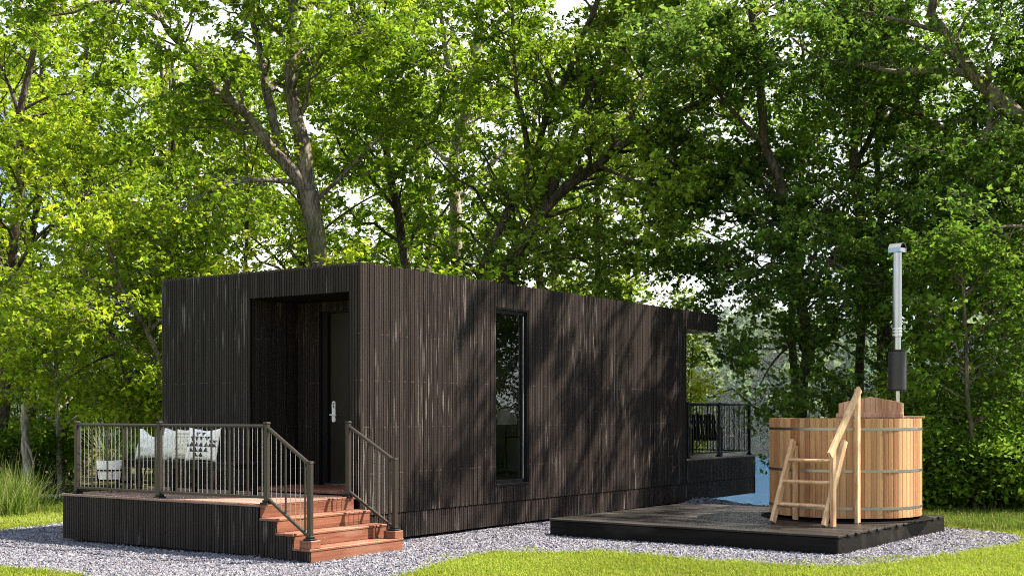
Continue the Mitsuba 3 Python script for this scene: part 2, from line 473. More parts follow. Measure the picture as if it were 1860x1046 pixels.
lawn_front = Polygon([(-9.5, 12.6), (9.5, 12.6), (9.5, 21.8), (7.9, 21.6), (6.6, 21.7), (4, 21), (-9.5, 20)]).difference(gravel_poly.buffer(.02)).difference(tubdeck_poly)
lawn_left = Polygon([(-12, 17), (-6, 17), (-6, 24.5), (-12, 24.5)]).difference(gravel_poly.buffer(.02))
Pa = scatter(lawn_front, 74000, lambda p: np.clip((14 / p[:, 1]) ** 2, .3, 1) * (np.abs(p[:, 0]) < .42 * p[:, 1]))
Pb = scatter(lawn_left, 22000)
# stray tufts where the turf creeps into the gravel
tuf = []
for x, y, n, s in ((.2, 16.35, 60, .13), (.35, 16.2, 30, .1), (4.25, 14.75, 150, .3), (4.5, 15.1, 90, .25), (3.3, 14.75, 60, .2), (2.9, 14.85, 60, .2), (5.3, 15.6, 60, .25), (1.1, 16.2, 40, .12), (6.6, 18.2, 60, .3), (-7.6, 18.9, 60, .25), (-.5, 15.6, 60, .15), (2.2, 15.35, 60, .2)):
    tuf.append(rng.normal(size=(n, 2)) * s * .5 + [x, y])
ring = np.array(gravel_poly.segmentize(.05).exterior.coords)
ring = ring[(ring[:, 1] > 13) & (ring[:, 1] < 21)]
rag = ring[rng.integers(0, len(ring), 5200)] + rng.normal(size=(5200, 2)) * (.035 + .10 * rng.random((5200, 1)) ** 3)
for _ in range(70):
    q = ring[rng.integers(0, len(ring))] + rng.normal(size=2) * .16
    tuf.append(rng.normal(size=(rng.integers(12, 40), 2)) * .035 + q)
for x, y, n, s in ((3.6, 14.75, 130, .35), (4.1, 15.0, 110, .3), (4.7, 15.35, 90, .25), (1.4, 15.95, 50, .15)):
    tuf.append(rng.normal(size=(n, 2)) * s * .5 + [x, y])
P = np.vstack([Pa, Pb, rag, *tuf])
patch = meshkit.fbm(np.hstack([P * .8, P[:, :1] * 0]), 3, seed=21)
v, f, c = blades(np.hstack([P, (P[:, :1] * 0)]), .055, .008, .9, (.15, .22, .025), (.36, .44, .06))
c = c * (.75 + .5 * np.repeat(patch, 5))[:, None]
one('lawn_grass', 'short bright green mown grass of the lawn', None, (v, f), 'blade', smooth=False, kind='stuff', color=np.clip(c, 0, 1))
edge_p = scatter(Polygon([(6.2, 19.4), (8.6, 18.0), (9.8, 20.4), (9.0, 22.2), (6.6, 21.9)]).difference(gravel_poly), 9000)
edge_q = scatter(Polygon([(-11, 22), (-6.6, 22.4), (-6.2, 25.5), (-11.5, 25.5)]), 9000)
v, f, c = blades(np.hstack([np.vstack([edge_p, edge_q]), np.zeros((18000, 1))]), .16, .010, 1.0, (.07, .12, .02), (.17, .24, .045))
one('rough_grass', 'taller unmown grass along the edge of the woods', None, (v, f), 'blade', kind='stuff', color=c)
sandy = Polygon([(-10.9, 25.4), (-9.3, 25.9), (-8.1, 24.7), (-7.6, 24.8), (-8.6, 27.0), (-9.2, 27.4), (-11.5, 26.6)])
pbsdf('sand', (.42, .37, .29), .95)
one('path', 'pale bare footpath behind the ornamental grass', None, sheet(sandy, .15, .02), 'sand', smooth=True, kind='structure')


# ---------------------------------------------------------------- cabin
H, WL, ZF, SK = 3.741, 9.48, .72, .402
OP0, OP1, OPZ, RD = -2.079, -.216, 3.367, .98        # entrance recess
WN0, WN1, WZ0, WZ1 = 3.087, 3.966, .68, 3.357        # tall window
cab = thing('cabin', 'long flat-roofed cabin clad in narrow charred black wood battens', 'cabin')
SB = PITCH * .74


def wallbox(*a):
    return W(box(*a))


# battens of the entrance wall and of the long wall, each a piece of its own
for k in range(82):
    r0 = -3.91 + k * PITCH + .0012 * math.sin(k * 7.3)
    rc = r0 + SB / 2
    dz = .004 * math.sin(k * 3.1)
    if OP0 < rc < OP1:
        m = box(r0, r0 + SB, 0, .018 + .003 * math.sin(k * 5.7), OPZ + dz, H + dz)
    else:
        m = box(r0, r0 + SB, 0, .018 + .002 * math.sin(k * 5.7), .66 if rc < -.06 else .05, H + dz)
    put(cab + '__batten', W(m), 'charred_wood')
put(cab + '__corner_batten', W(box(-.030, 0, 0, .034, .05, H)), 'charred_wood')
k = 0
while .045 + k * PITCH < WL - .04:
    w0 = .045 + k * PITCH + .0012 * math.sin(k * 5.1)
    dz = .004 * math.sin(k * 2.3)
    dr_ = .0025 * math.sin(k * 9.1)
    if w0 + SB > WN0 and w0 < WN1:
        put(cab + '__batten', W(box(-.018, dr_, w0, w0 + SB, WZ1 + .012, H + dz)), 'charred_wood')
        put(cab + '__batten', W(box(-.018, dr_, w0, w0 + SB, SK + dz, WZ0 - .03)), 'charred_wood')
    else:
        put(cab + '__batten', W(box(-.018, dr_, w0, w0 + SB, SK + dz, H + dz)), 'charred_wood')
    k += 1
# finer cladding: skirt, recess, roof end, terrace side
ms = []
k = 0
while k * PITCH < 12.70:
    w0 = .008 + k * PITCH
    dz = .004 * math.sin(k * 4.3)
    ms.append(box(-.034, -.016 + .002 * math.sin(k * 3.3), w0, w0 + SB, .055, SK - .012))
    if w0 > WL - .04:
        ms.append(box(-.018, .002 * math.sin(k * 8), w0, w0 + SB, SK + dz, .872))
        if w0 < 10.83:
            ms.append(box(-.018, .002 * math.sin(k * 8), w0, w0 + SB, 3.39 + dz, H + dz))
    k += 1
for k in range(int(RD / PITCH)):                       # left cheek of the recess
    w0 = .06 + k * PITCH
    if w0 + SB < RD:
        ms.append(box(OP0, OP0 + .018, w0, w0 + SB, ZF, OPZ - .004))
for k in range(40):                                   # back of the recess
    r0 = OP0 + .02 + k * PITCH
    if r0 + SB < -1.60:
        ms.append(box(r0, r0 + SB, RD - .018, RD, ZF, OPZ - .004))
    elif r0 + SB < OP1:
        ms.append(box(r0, r0 + SB, RD - .018, RD, 3.225, OPZ - .004))
put(cab + '__cladding', W(cat(ms)), 'charred_wood', kind='stuff', label='fine battens of the skirt, entrance recess and terrace side')
# walls behind the battens
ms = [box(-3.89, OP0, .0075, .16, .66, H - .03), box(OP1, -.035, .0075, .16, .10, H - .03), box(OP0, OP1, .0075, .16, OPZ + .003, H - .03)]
put(cab + '__front_wall', W(cat(ms)), 'gap_shade_backing')
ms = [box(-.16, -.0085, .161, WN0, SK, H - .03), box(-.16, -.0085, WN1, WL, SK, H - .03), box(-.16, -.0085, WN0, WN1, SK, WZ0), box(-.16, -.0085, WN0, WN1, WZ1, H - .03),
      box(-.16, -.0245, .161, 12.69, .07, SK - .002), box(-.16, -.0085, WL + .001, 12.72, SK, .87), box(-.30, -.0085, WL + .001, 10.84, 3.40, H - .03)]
put(cab + '__side_wall', W(cat(ms)), 'gap_shade_backing')
ms = [box(-3.91, -3.76, .161, WL, .07, H - .03), box(-3.91, -3.76, WL, 12.7, .07, .87)]
put(cab + '__far_wall', W(cat(ms)), 'charred_wood')
put(cab + '__roof', W(cat([box(-3.88, -.31, .17, 10.84, H - .10, H - .02)])), 'black_matte')
put(cab + '__soffit', W(cat([box(-3.88, -.022, WL + .16, 10.83, 3.386, 3.40)])), 'pale_wood', label='warm timber soffit under the roof overhang')
put(cab + '__fascia', W(cat([box(-3.9, .001, 10.845, 10.87, 3.386, H)])), 'charred_wood')
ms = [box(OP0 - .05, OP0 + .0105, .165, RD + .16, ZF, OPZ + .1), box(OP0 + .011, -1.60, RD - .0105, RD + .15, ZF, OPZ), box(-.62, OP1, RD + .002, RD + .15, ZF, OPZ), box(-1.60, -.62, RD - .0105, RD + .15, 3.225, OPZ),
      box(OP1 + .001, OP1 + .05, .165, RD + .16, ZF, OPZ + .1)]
put(cab + '__recess_wall', W(cat(ms)), 'gap_shade_backing')
put(cab + '__recess_ceiling', W(box(OP0, OP1, .02, RD, OPZ - .002, OPZ + .002)), 'black_matte')
for k in range(6):
    put(cab + '__recess_board', W(cbox(OP0 + .003, OP1 - .003, .012 + k * .161, .012 + k * .161 + .157, .675, ZF, .003)), 'redwood')
d = put(cab + '__door', W(cbox(-1.50, -.66, RD + .07, RD + .115, ZF + .03, 3.205, .003)), 'door_paint', label='tall dark bronze entrance door')
pbsdf('door_paint', (.024, .020, .0145), .35, spec=.2)
put(cab + '__door__frame', W(cat([box(-1.60, -1.502, RD + .01, RD + .13, ZF, 3.225), box(-.658, -.62, RD + .01, RD + .13, ZF, 3.225), box(-1.502, -.658, RD + .01, RD + .13, 3.206, 3.225)])), 'black_paint')
put(cab + '__door__sill', W(cbox(-1.55, -.64, RD - .02, RD + .13, ZF + .001, ZF + .03, .004)), 'steel', label='bright metal threshold')
# handle plate: rounded bar with an oval eye, lever across
from shapely import LineString
pl = LineString([(0, .03), (0, .27)]).buffer(.031, quad_segs=10).difference(LineString([(0, .21), (0, .268)]).buffer(.0145, quad_segs=8))
hm = trimesh.creation.extrude_polygon(pl, .022, engine='earcut')
hv = np.array(hm.vertices); hv = np.stack([hv[:, 0] - 1.42, RD + .069 - hv[:, 2], hv[:, 1] + 1.628], 1)
put(cab + '__door__handle', W((hv, np.array(hm.faces)[:, ::-1])), 'white_paint', label='white lock plate with an oval eye')
put(cab + '__door__lever', W(cat([cbox(-1.475, -1.345, RD + .012, RD + .028, 1.722, 1.742, .005), tube([[-1.42, RD + .02, 1.732], [-1.42, RD + .06, 1.732]], .011, 8)])), 'white_paint')
# window
wn = put(cab + '__window', W(cat([box(-.12, -.055, WN0 + .004, WN0 + .05, WZ0, WZ1), box(-.12, -.055, WN1 - .06, WN1 - .004, WZ0, WZ1), box(-.12, -.055, WN0 + .05, WN1 - .06, WZ1 - .07, WZ1), box(-.12, -.055, WN0 + .05, WN1 - .06, WZ0, WZ0 + .05)])), 'dark_metal', label='tall narrow window in the long wall')
put(cab + '__window__reveal', W(cat([box(-.054, -.003, WN0 + .002, WN0 + .012, WZ0, WZ1), box(-.054, -.003, WN1 - .012, WN1 - .002, WZ0, WZ1), box(-.054, -.003, WN0 + .013, WN1 - .013, WZ1 - .012, WZ1)])), 'black_paint')
put(cab + '__window__sky_glint', W(cat([box(-.054, -.040, WN1 - .075, WN1 - .061, WZ0 + .05, WZ1 - .085)])), 'sky_glint_grey', label='grey strip standing in for sky reflected on the frame edge')  # grey strip painting the sky reflection along the frame edge
put(cab + '__window__sill', W(cbox(-.05, .022, WN0 - .004, WN1 + .004, WZ0 - .028, WZ0 + .002, .004)), 'dark_metal')
put(cab + '__window__pane', W(grid(np.array([0, 1.]), np.array([0, 1.]), lambda a, b: a * 0)), 'window_glass')
v = np.array([[-.085, WN0 + .05, WZ0 + .05], [-.085, WN1 - .06, WZ0 + .05], [-.085, WN1 - .06, WZ1 - .07], [-.085, WN0 + .05, WZ1 - .07]])
scene[cab + '__window__pane'] = ply(W((v, np.array([[0, 1, 2], [0, 2, 3]]))), 'window_glass')
# rear glass wall and the room behind the window
gl = put(cab + '__rear_window', W(cat([box(-3.75, -.17, WL - .10, WL - .04, .87, .95), box(-3.75, -.17, WL - .10, WL - .04, 3.30, 3.39), box(-3.75, -3.68, WL - .10, WL - .04, .95, 3.30), box(-.24, -.17, WL - .10, WL - .04, .95, 3.30), box(-2.0, -1.93, WL - .10, WL - .04, .95, 3.30)])), 'dark_metal', label='glazed wall facing the terrace')
v = np.array([[-3.68, WL - .07, .95], [-.24, WL - .07, .95], [-.24, WL - .07, 3.3], [-3.68, WL - .07, 3.3]])
put(gl + '__pane', W((v, np.array([[0, 1, 2], [0, 2, 3]]))), 'window_glass')
put(cab + '__room', W(cat([box(-3.755, -.165, RD + .16, WL - .11, .70, ZF - .01), box(-3.755, -.165, RD + .16, WL - .11, 3.395, 3.42), box(-3.758, -3.745, RD + .16, WL - .11, .72, 3.395), box(-3.74, -.17, RD + .155, RD + .165, .72, 3.395)])), 'inside_wall', label='dim interior floor, walls and ceiling')
# guessed forms for the pale shapes behind the glass
c0 = np.array([-.1, 22.1])
lp = thing('pale_drum', 'white drum on a stand, guessed for a pale shape in the tall window', 'pale_form')
put(lp + '__drum_body', lathe([[.185, 1.56], [.19, 1.565], [.165, 1.83], [.16, 1.825], [.185, 1.56]], (c0[0], c0[1], 0), 28), 'white_fabric', smooth=40)
put(lp + '__stand', lathe([[.0, .715], [.13, .715], [.13, .735], [.014, .75], [.014, 1.6], [0, 1.6]], (c0[0], c0[1], 0), 16), 'black_paint', smooth=40)
cb = thing('cabinet', 'pale grey-green cabinet inside behind the window glass', 'cabinet')
pbsdf('grey_green', (.30, .33, .30), .6)
put(cb + '__body', frame((.02, 22.75), AX, BX)(cbox(-.2, .2, 0, .4, .715, 1.32, .006)), 'grey_green')
put(cb + '__top', frame((.02, 22.75), AX, BX)(cbox(-.22, .22, -.02, .42, 1.322, 1.35, .006)), 'black_paint')

# rear terrace
ter = thing('rear_terrace', 'cantilevered rear terrace floor over the bank at the lake end', 'terrace')
for k in range(22):
    w0 = WL + .01 + k * .1475
    put(ter + '__board', W(cbox(-3.9, .005, w0, w0 + .142, .842, .877, .004)), 'deck_wood')
put(ter + '__end_fascia', W(box(-3.9, .0, 12.722, 12.74, .05, .84)), 'charred_wood')
put(ter + '__underside', W(box(-3.75, -.17, WL, 12.70, .06, .12)), 'black_matte')


def post(r, w, z0, z1, root, bs='bronze_metal', s=.029, plate=True, M=W):
    k = put(root + '__post', M(cbox(r - s, r + s, w - s, w + s, z0, z1, .005)), bs)
    put(k + '__cap', M(cat([cbox(r - s - .007, r + s + .007, w - s - .007, w + s + .007, z1 + .0005, z1 + .012, .004), cbox(r - s - .002, r + s + .002, w - s - .002, w + s + .002, z1 + .0125, z1 + .024, .008)])), bs)
    if plate:
        put(k + '__base_plate', M(cat([cbox(r - .06, r + .06, w - .06, w + .06, z0 + .001, z0 + .022, .005), cbox(r - .042, r + .042, w - .042, w + .042, z0 + .0225, z0 + .05, .006)])), 'dark_metal')


tr = thing('terrace_railing', 'dark metal railing around the rear terrace by the lake', 'railing')
for w in (9.72, 11.145, 12.65):
    post(-.10, w, .877, 1.955, tr, 'dark_metal')
for r in (-1.95, -3.78):
    post(r, 12.65, .877, 1.955, tr, 'dark_metal')
for w in (9.72, 11.145):
    post(-3.78, w, .877, 1.955, tr, 'dark_metal')
segs = [((-.10, 9.72), (-.10, 11.145)), ((-.10, 11.145), (-.10, 12.65)), ((-.10, 12.65), (-1.95, 12.65)), ((-1.95, 12.65), (-3.78, 12.65)), ((-3.78, 9.72), (-3.78, 11.145)), ((-3.78, 11.145), (-3.78, 12.65))]
for a, b in segs:
    a, b = np.array(a), np.array(b); L = np.linalg.norm(b - a); dd = (b - a) / L
    A, Bq = a + dd * .03, b - dd * .03
    put(tr + '__top_rail', W(beam([*A, 1.945], [*Bq, 1.945], .05, .045, c=.012)), 'dark_metal')
    put(tr + '__bottom_rail', W(beam([*A, .965], [*Bq, .965], .035, .03, c=.004)), 'dark_metal')
    nb = int(round(L / .125))
    for i in range(1, nb):
        q = a + dd * L * i / nb
        put(tr + '__baluster', W(tube([[*q, .981], [*q, 1.922]], .0085, 6, False)), 'dark_metal')

ch = thing('terrace_chair', 'dark slatted armchair on the rear terrace facing the lake', 'chair')
th_ = .25
CHM = frame(np.array([3.97, 26.15]), np.array([math.cos(th_), -math.sin(th_)]), np.array([math.sin(th_), math.cos(th_)]))
for i in range(6):
    x = -.235 + i * .0795
    put(ch + '__back_slat', CHM(beam([x + .036, .02, 1.20], [x + .036, -.30, 1.735 + .012 * math.sin(i * 2.1)], .068, .018, up=(0, 1, .5))), 'black_paint')
for i in range(5):
    put(ch + '__seat_slat', CHM(cbox(-.27, .27, .03 + i * .095, .112 + i * .095, 1.225 + i * .012, 1.245 + i * .012)), 'black_paint')
for s in (-1, 1):
    put(ch + '__arm', CHM(cbox(s * .31 - .05, s * .31 + .05, -.22, .48, 1.45, 1.475)), 'black_paint')
    put(ch + '__leg', CHM(cbox(s * .30 - .02, s * .30 + .02, .42, .48, .878, 1.448)), 'black_paint')
    put(ch + '__leg', CHM(cbox(s * .30 - .02, s * .30 + .02, -.18, -.12, .878, 1.448)), 'black_paint')
for z_ in (1.30, 1.58):
    yb = .02 - (z_ - 1.20) / .535 * .32 - .03
    put(ch + '__back_rail', CHM(cbox(-.26, .26, yb - .022, yb, z_ - .03, z_ + .03)), 'black_paint')

# ---------------------------------------------------------------- front deck and steps
DN = -1.7755
dk = thing('front_deck', 'low front deck with a black batten skirt before the cabin entrance', 'deck')
for k in range(12):
    w0 = DN - .012 + k * .1485
    put(dk + '__floor_board', W(cbox(-3.845, -.045, w0, w0 + .143, .628, .66, .004)), 'deck_wood')
for k in range(79):
    r0 = -3.83 + k * PITCH
    put(dk + '__batten', W(box(r0, r0 + SB, DN, DN + .018 + .002 * math.sin(k * 3.7), .045 + .003 * math.sin(k * 2.9), .626)), 'charred_wood')
put(dk + '__skirt_backing', W(cat([box(-3.80, -.06, DN + .0075, DN + .06, .075, .626), box(-3.80, -3.76, DN + .061, -.01, .075, .626), box(-3.70, -.1, DN + .061, -.02, .56, .62)])), 'gap_shade_backing')
ms = [box(-3.848, -3.83, DN + .01 + k * PITCH, DN + .01 + k * PITCH + SB, .05, .626) for k in range(37)]
put(dk + '__end_skirt', W(cat(ms)), 'charred_wood', kind='stuff')

st = thing('front_steps', 'red timber steps at the right end of the front deck', 'steps')
NB0, RS, TR = -.0479, .165, .2756
for k in range(4):
    rn = NB0 + k * TR
    zt = .66 - k * RS
    put(st + '__riser', W(cbox(rn - .024, rn - .003, DN + .022, -.075, zt - RS + (.002 if k < 3 else .01), zt - .031, .002)), 'redwood')
    if k == 0:
        put(st + '__nosing', W(cbox(rn - .05 + .004, rn + .004, DN - .012, -.06, zt - .029, zt + .002, .006)), 'redwood')
    else:
        r_ = rn - TR
        put(st + '__tread', W(cbox(r_ + .000, r_ + .132, DN - .008, -.065, zt - .029, zt, .005)), 'redwood')
        put(st + '__tread', W(cbox(r_ + .138, rn + .006, DN - .008, -.065, zt - .029, zt, .005)), 'redwood')
for k in range(1, 4):
    for i in range(6):
        r0 = NB0 + (k - 1) * TR + i * TR / 6 - .002
        put(st + '__batten', W(box(r0, r0 + TR / 6 * .77, DN, DN + .018, .03, .66 - k * RS - .031)), 'charred_wood')
    put(st + '__stringer', W(cat([box(NB0 + (k - 1) * TR, NB0 + k * TR - .026, DN + .0075, DN + .05, .06, .66 - k * RS - .032), box(NB0 + (k - 1) * TR, NB0 + k * TR - .026, -.11, -.08, .02, .66 - k * RS - .032)])), 'black_matte')


def rail_run(root, a, b, za, zb, zla, zlb, n, dark, skip=()):
    """A bay of railing between two posts; every fourth baluster is a square dark one."""
    a, b = np.array(a), np.array(b); L = np.linalg.norm(b - a); dd = (b - a) / L
    A, Bq = a + dd * .029, b - dd * .029
    t0, t1 = .029 / L, 1 - .029 / L
    lz = lambda t, p, q: p + (q - p) * t
    put(root + '__top_rail', W(cat([beam([*A, lz(t0, za, zb)], [*Bq, lz(t1, za, zb)], .048, .040, c=.012)])), 'bronze_metal')
    put(root + '__bottom_rail', W(beam([*A, lz(t0, zla, zlb)], [*Bq, lz(t1, zla, zlb)], .040, .032, c=.004)), 'bronze_metal')
    for i in range(1, n):
        t = i / n; q = a + dd * L * t
        z0, z1 = lz(t, zla, zlb) + .016, lz(t, za, zb) - .02
        if i % 4 == dark:
            put(root + '__baluster', W(box(q[0] - .009, q[0] + .009, q[1] - .009, q[1] + .009, z0, z1)), 'bronze_metal', label='square dark baluster')
        else:
            put(root + '__baluster', W(tube([[*q, z0], [*q, z1]], .0042, 6, False)), 'silver_rod')


rl = thing('deck_railing', 'bronze railing with thin silver rods along the front of the deck', 'railing')
RW = -1.70
for r in (-3.63, -1.937, .0):
    post(r, RW, .66, 1.625, rl)
rail_run(rl, (-3.63, RW), (-1.937, RW), 1.600, 1.600, .742, .742, 21, 0)
rail_run(rl, (-1.937, RW), (.0, RW), 1.600, 1.600, .742, .742, 24, 0)
for i, (w, rp, rb, lab) in enumerate(((-1.62, .0, .69, 'left sloping handrail of the steps, nearest the camera'), (-.155, -.075, .69, 'right sloping handrail of the steps, against the long cabin wall'))):
    sr = thing('stair_railing', lab, 'railing', 'sloping handrails of the red steps')
    w = -1.70 if i == 0 else w
    put(sr + '__pedestal', W(cbox(rb - .095, rb + .095, w - .085 + (.02 if i == 0 else 0), w + .085 + (.02 if i == 0 else 0), .1655, .262, .006)), 'redwood')
    post(rb + .02, w, .263, 1.165, sr)
    if i == 1:
        post(rp, w, .66, 1.625, sr)
    rail_run(sr, (rp, w), (rb + .02, w), 1.590, 1.150, .742, .292, 9, 0)

# ---------------------------------------------------------------- bench, pillows, planter
bn = thing('bench', 'long black bench on the front deck against the cabin front', 'bench')
for k in range(4):
    put(bn + '__seat_slat', W(cbox(-3.78, -1.28, -1.02 + k * .118, -1.02 + k * .118 + .112, 1.075, 1.108)), 'black_paint')
put(bn + '__apron', W(cat([box(-3.74, -1.32, -.985, -.960, 1.0, 1.074), box(-3.74, -1.32, -.60, -.575, 1.0, 1.074)])), 'black_paint')
for r in (-3.70, -2.53, -1.36):
    for w in (-.97, -.59):
        put(bn + '__leg', W(cbox(r - .03, r + .03, w - .026, w + .026, .661, 1.0)), 'black_paint')
put(bn + '__stretcher', W(cat([box(-3.67, -1.39, -.80, -.765, .76, .80), box(-3.72, -3.68, -.945, -.615, .76, .80), box(-1.38, -1.34, -.945, -.615, .76, .80)])), 'black_paint')


def pillow(w, h, t, seed, sag=0.0):
    n = 26
    u = np.linspace(-1, 1, n)
    U, V = np.meshgrid(u, u)
    prof = (np.clip(1 - np.abs(U) ** 2.6, 0, 1) * np.clip(1 - np.abs(V) ** 2.6, 0, 1)) ** .5
    pinch = 1 - .10 * (1 - V ** 2) * np.abs(U) ** 3
    pinch2 = 1 - .10 * (1 - U ** 2) * np.abs(V) ** 3
    X = U * w / 2 * pinch
    Z = V * h / 2 * pinch2
    Z = Z - sag * np.clip(V, 0, 1) ** 2 * np.clip(1 - np.abs(U - .15) ** 2 * 1.3, 0, 1) * (1 + .3 * U)
    P = np.stack([U * 2 + seed, V * 2, V * 0], -1)
    wr = (meshkit.fbm(P * 1.7, 3, seed=seed) - .5) * .03
    F = np.stack([X, -prof * t / 2 + wr * (prof > .05), Z], -1).reshape(-1, 3)
    Bk = np.stack([X, prof * t / 2, Z], -1).reshape(-1, 3)
    i, j = np.meshgrid(np.arange(n - 1), np.arange(n - 1), indexing='ij'); a = i * n + j
    f = np.vstack([np.stack([a, a + 1, a + n + 1], -1).reshape(-1, 3), np.stack([a, a + n + 1, a + n], -1).reshape(-1, 3)])
    uv = np.stack([U / 2 + .5, V / 2 + .5], -1).reshape(-1, 2)
    return np.vstack([F, Bk]), np.vstack([f, f[:, ::-1] + n * n]), np.vstack([uv, uv + 5])


def black_print(p, n, uv):
    u, v = uv.x, uv.y
    a, b = (u - .19) / .155 + 100, (v - .10) / .155 + 100
    ia, ib = dr.floor(a), dr.floor(b)
    fa, fb = a - ia, b - ib
    upw = (ib - 100) < 2.5
    tri = dr.select(upw, dr.abs(fa - .5) * 2 < (1 - fb), dr.abs(fa - .5) * 2 < fb)
    row = ib - 100
    col = ia - 100
    lozenge = dr.abs(col - 1.5) + dr.abs(row - 2.0) < 3.1
    inside = (row >= 0) & (row < 5) & lozenge & (col >= -2) & (col < 6)
    side = (v > .42) & (v < .62) & ((u > .80) | (u < .10))
    k = (u * 9.0 + 50 - dr.floor(u * 9.0 + 50))
    t2 = dr.abs(k - .5) * 2 < dr.abs(v - .52) * 10
    ink = (inside & tri) | (side & t2)
    return mi.Color3f(dr.select(ink & (u < 2), mi.Float(.05), mi.Float(.88)))


def beige_print(p, n, uv):
    u, v = uv.x, uv.y
    a, b = u / .14 + 100, v / .13 + 100
    fa, fb = a - dr.floor(a), b - dr.floor(b)
    tri = (dr.abs(fa - .5) * 2 < (1 - fb)) & (fb > .35) & (u > .12) & (u < .88) & (v > .22) & (v < .75)
    band = ((v > .80) & (v < .86) & (u > .12) & (u < .88)) | ((v > .10) & (v < .16) & (u > .1) & (u < .88))
    base = mix((.78, .75, .66), (.50, .46, .38), dr.select(tri, mi.Float(1), mi.Float(0)))
    return mix(base, (.36, .34, .29), dr.select(band & (u < 2), mi.Float(.8), mi.Float(0)))


def grey_print(p, n, uv):
    u, v = uv.x, uv.y
    a, b = u / .16 + 100, v / .12 + 100
    fa, fb = a - dr.floor(a), b - dr.floor(b)
    m = (dr.abs(fa - .5) + dr.abs(fb - .5) < .28) & (u > .55) & (u < .92) & (v > .1) & (v < .72)
    return mix((.80, .80, .79), (.33, .32, .33), dr.select(m & (u < 2), mi.Float(1), mi.Float(0)))


pbsdf('print_black', proc(black_print), .9)
pbsdf('print_beige', proc(beige_print), .9)
pbsdf('print_grey', proc(grey_print), .9)


def add_pillow(label, r, w, zc, wd, ht, t, rot, tilt, bs, seed, sag=0.0, roll=0.0):
    v, f, uv = pillow(wd, ht, t, seed, sag)
    R1 = np.array([[math.cos(roll), 0, -math.sin(roll)], [0, 1, 0], [math.sin(roll), 0, math.cos(roll)]])
    R2 = np.array([[1, 0, 0], [0, math.cos(tilt), -math.sin(tilt)], [0, math.sin(tilt), math.cos(tilt)]])
    R3 = np.array([[math.cos(rot), -math.sin(rot), 0], [math.sin(rot), math.cos(rot), 0], [0, 0, 1]])
    v = v @ (R3 @ R2 @ R1).T + [r, w, 0]
    v[:, 2] += 1.109 - v[:, 2].min()
    vv, ff = W((v, f))
    return one('pillow', label, 'pillow', (vv, ff), bs, smooth=True, group=None, uv=uv)


add_pillow('plain white pillow with a sagging top, leftmost on the bench', -3.22, -.74, 0, .60, .44, .16, .10, -.22, 'white_fabric', 3, sag=.12)
add_pillow('white pillow with a small grey printed motif, second from the left on the bench', -2.78, -.70, 0, .54, .45, .14, .06, -.2, 'print_grey', 5, sag=.03)
add_pillow('cream pillow with faint beige triangle print, between the grey and the black printed pillows', -2.46, -.80, 0, .48, .44, .13, .04, -.22, 'print_beige', 7)
add_pillow('white pillow printed with bold black triangles, rightmost on the bench', -2.04, -.88, 0, .64, .46, .15, -.02, -.2, 'print_black', 9, sag=.02)

pc = W((np.array([[-3.56, -1.22, 0]]), None))[0][0]
po = thing('planter', 'white round planter pot in a black metal leg stand on the deck', 'planter')
put(po + '__pot', lathe([[0, .835], [.135, .835], [.15, .85], [.172, 1.10], [.160, 1.10], [.150, 1.07], [0, 1.07]], pc, 32), 'white_paint', smooth=40)
put(po + '__soil', lathe([[0, 1.075], [.154, 1.075]], pc, 20), 'black_matte')
put(po + '__stand_ring', lathe([[.176, .955], [.184, .955], [.184, .975], [.176, .975], [.176, .955]], pc, 32), 'black_paint')
for k in range(4):
    a = .5 + k * math.pi / 2
    put(po + '__leg', tube([[pc[0] + .178 * math.cos(a), pc[1] + .178 * math.sin(a), .972], [pc[0] + .125 * math.cos(a), pc[1] + .125 * math.sin(a), .662]], .010, 6), 'black_paint')
put(po + '__stand_cross', cat([tube([[pc[0] - .15, pc[1] - .03, .825], [pc[0] + .15, pc[1] + .03, .825]], .008, 6), tube([[pc[0] - .03, pc[1] + .15, .825], [pc[0] + .03, pc[1] - .15, .825]], .008, 6)]), 'black_paint')


def long_leaves(base, n, L, spread, wd, c0, c1, rg, droop=.5, seg=5, rad=.06):
    vs, fs, cs, k = [], [], [], 0
    for i in range(n):
        a = rg.random() * 2 * math.pi
        e = spread * rg.random() ** .7
        l = L * (.55 + .5 * rg.random())
        d = np.array([math.cos(a) * math.sin(e), math.sin(a) * math.sin(e), math.cos(e)])
        s = np.array([-math.sin(a), math.cos(a), 0]) * wd * (.7 + .5 * rg.random())
        t = np.linspace(0, 1, seg)[:, None]
        o = np.array(base) + np.array([math.cos(a), math.sin(a), 0]) * rad * rg.random()
        c = o + d * l * t + np.array([math.cos(a) * .35, math.sin(a) * .35, -1]) * (droop * l * rg.random() * (math.sin(e) + .25)) * t ** 2.2
        w_ = np.interp(t, [0, .4, 1], [.6, 1, .08])
        v = np.stack([c - s * w_ / 2, c + s * w_ / 2], 1).reshape(-1, 3)
        f = np.concatenate([np.array([[2 * j, 2 * j + 1, 2 * j + 3], [2 * j, 2 * j + 3, 2 * j + 2]]) for j in range(seg - 1)])
        col = np.array(c0) + (np.array(c1) - np.array(c0)) * rg.random()
        vs.append(v); fs.append(f + k); cs.append(np.repeat(col[None], len(v), 0)); k += len(v)
    return np.vstack(vs), np.vstack(fs), np.vstack(cs)


rg = np.random.default_rng(31)
v, f, c = long_leaves((pc[0], pc[1], 1.07), 75, .78, .95, .012, (.10, .15, .05), (.30, .36, .15), rg, .35)
one('potted_grass', 'spiky green grass plant growing from the white planter', 'plant', (v, f), 'blade', color=c)


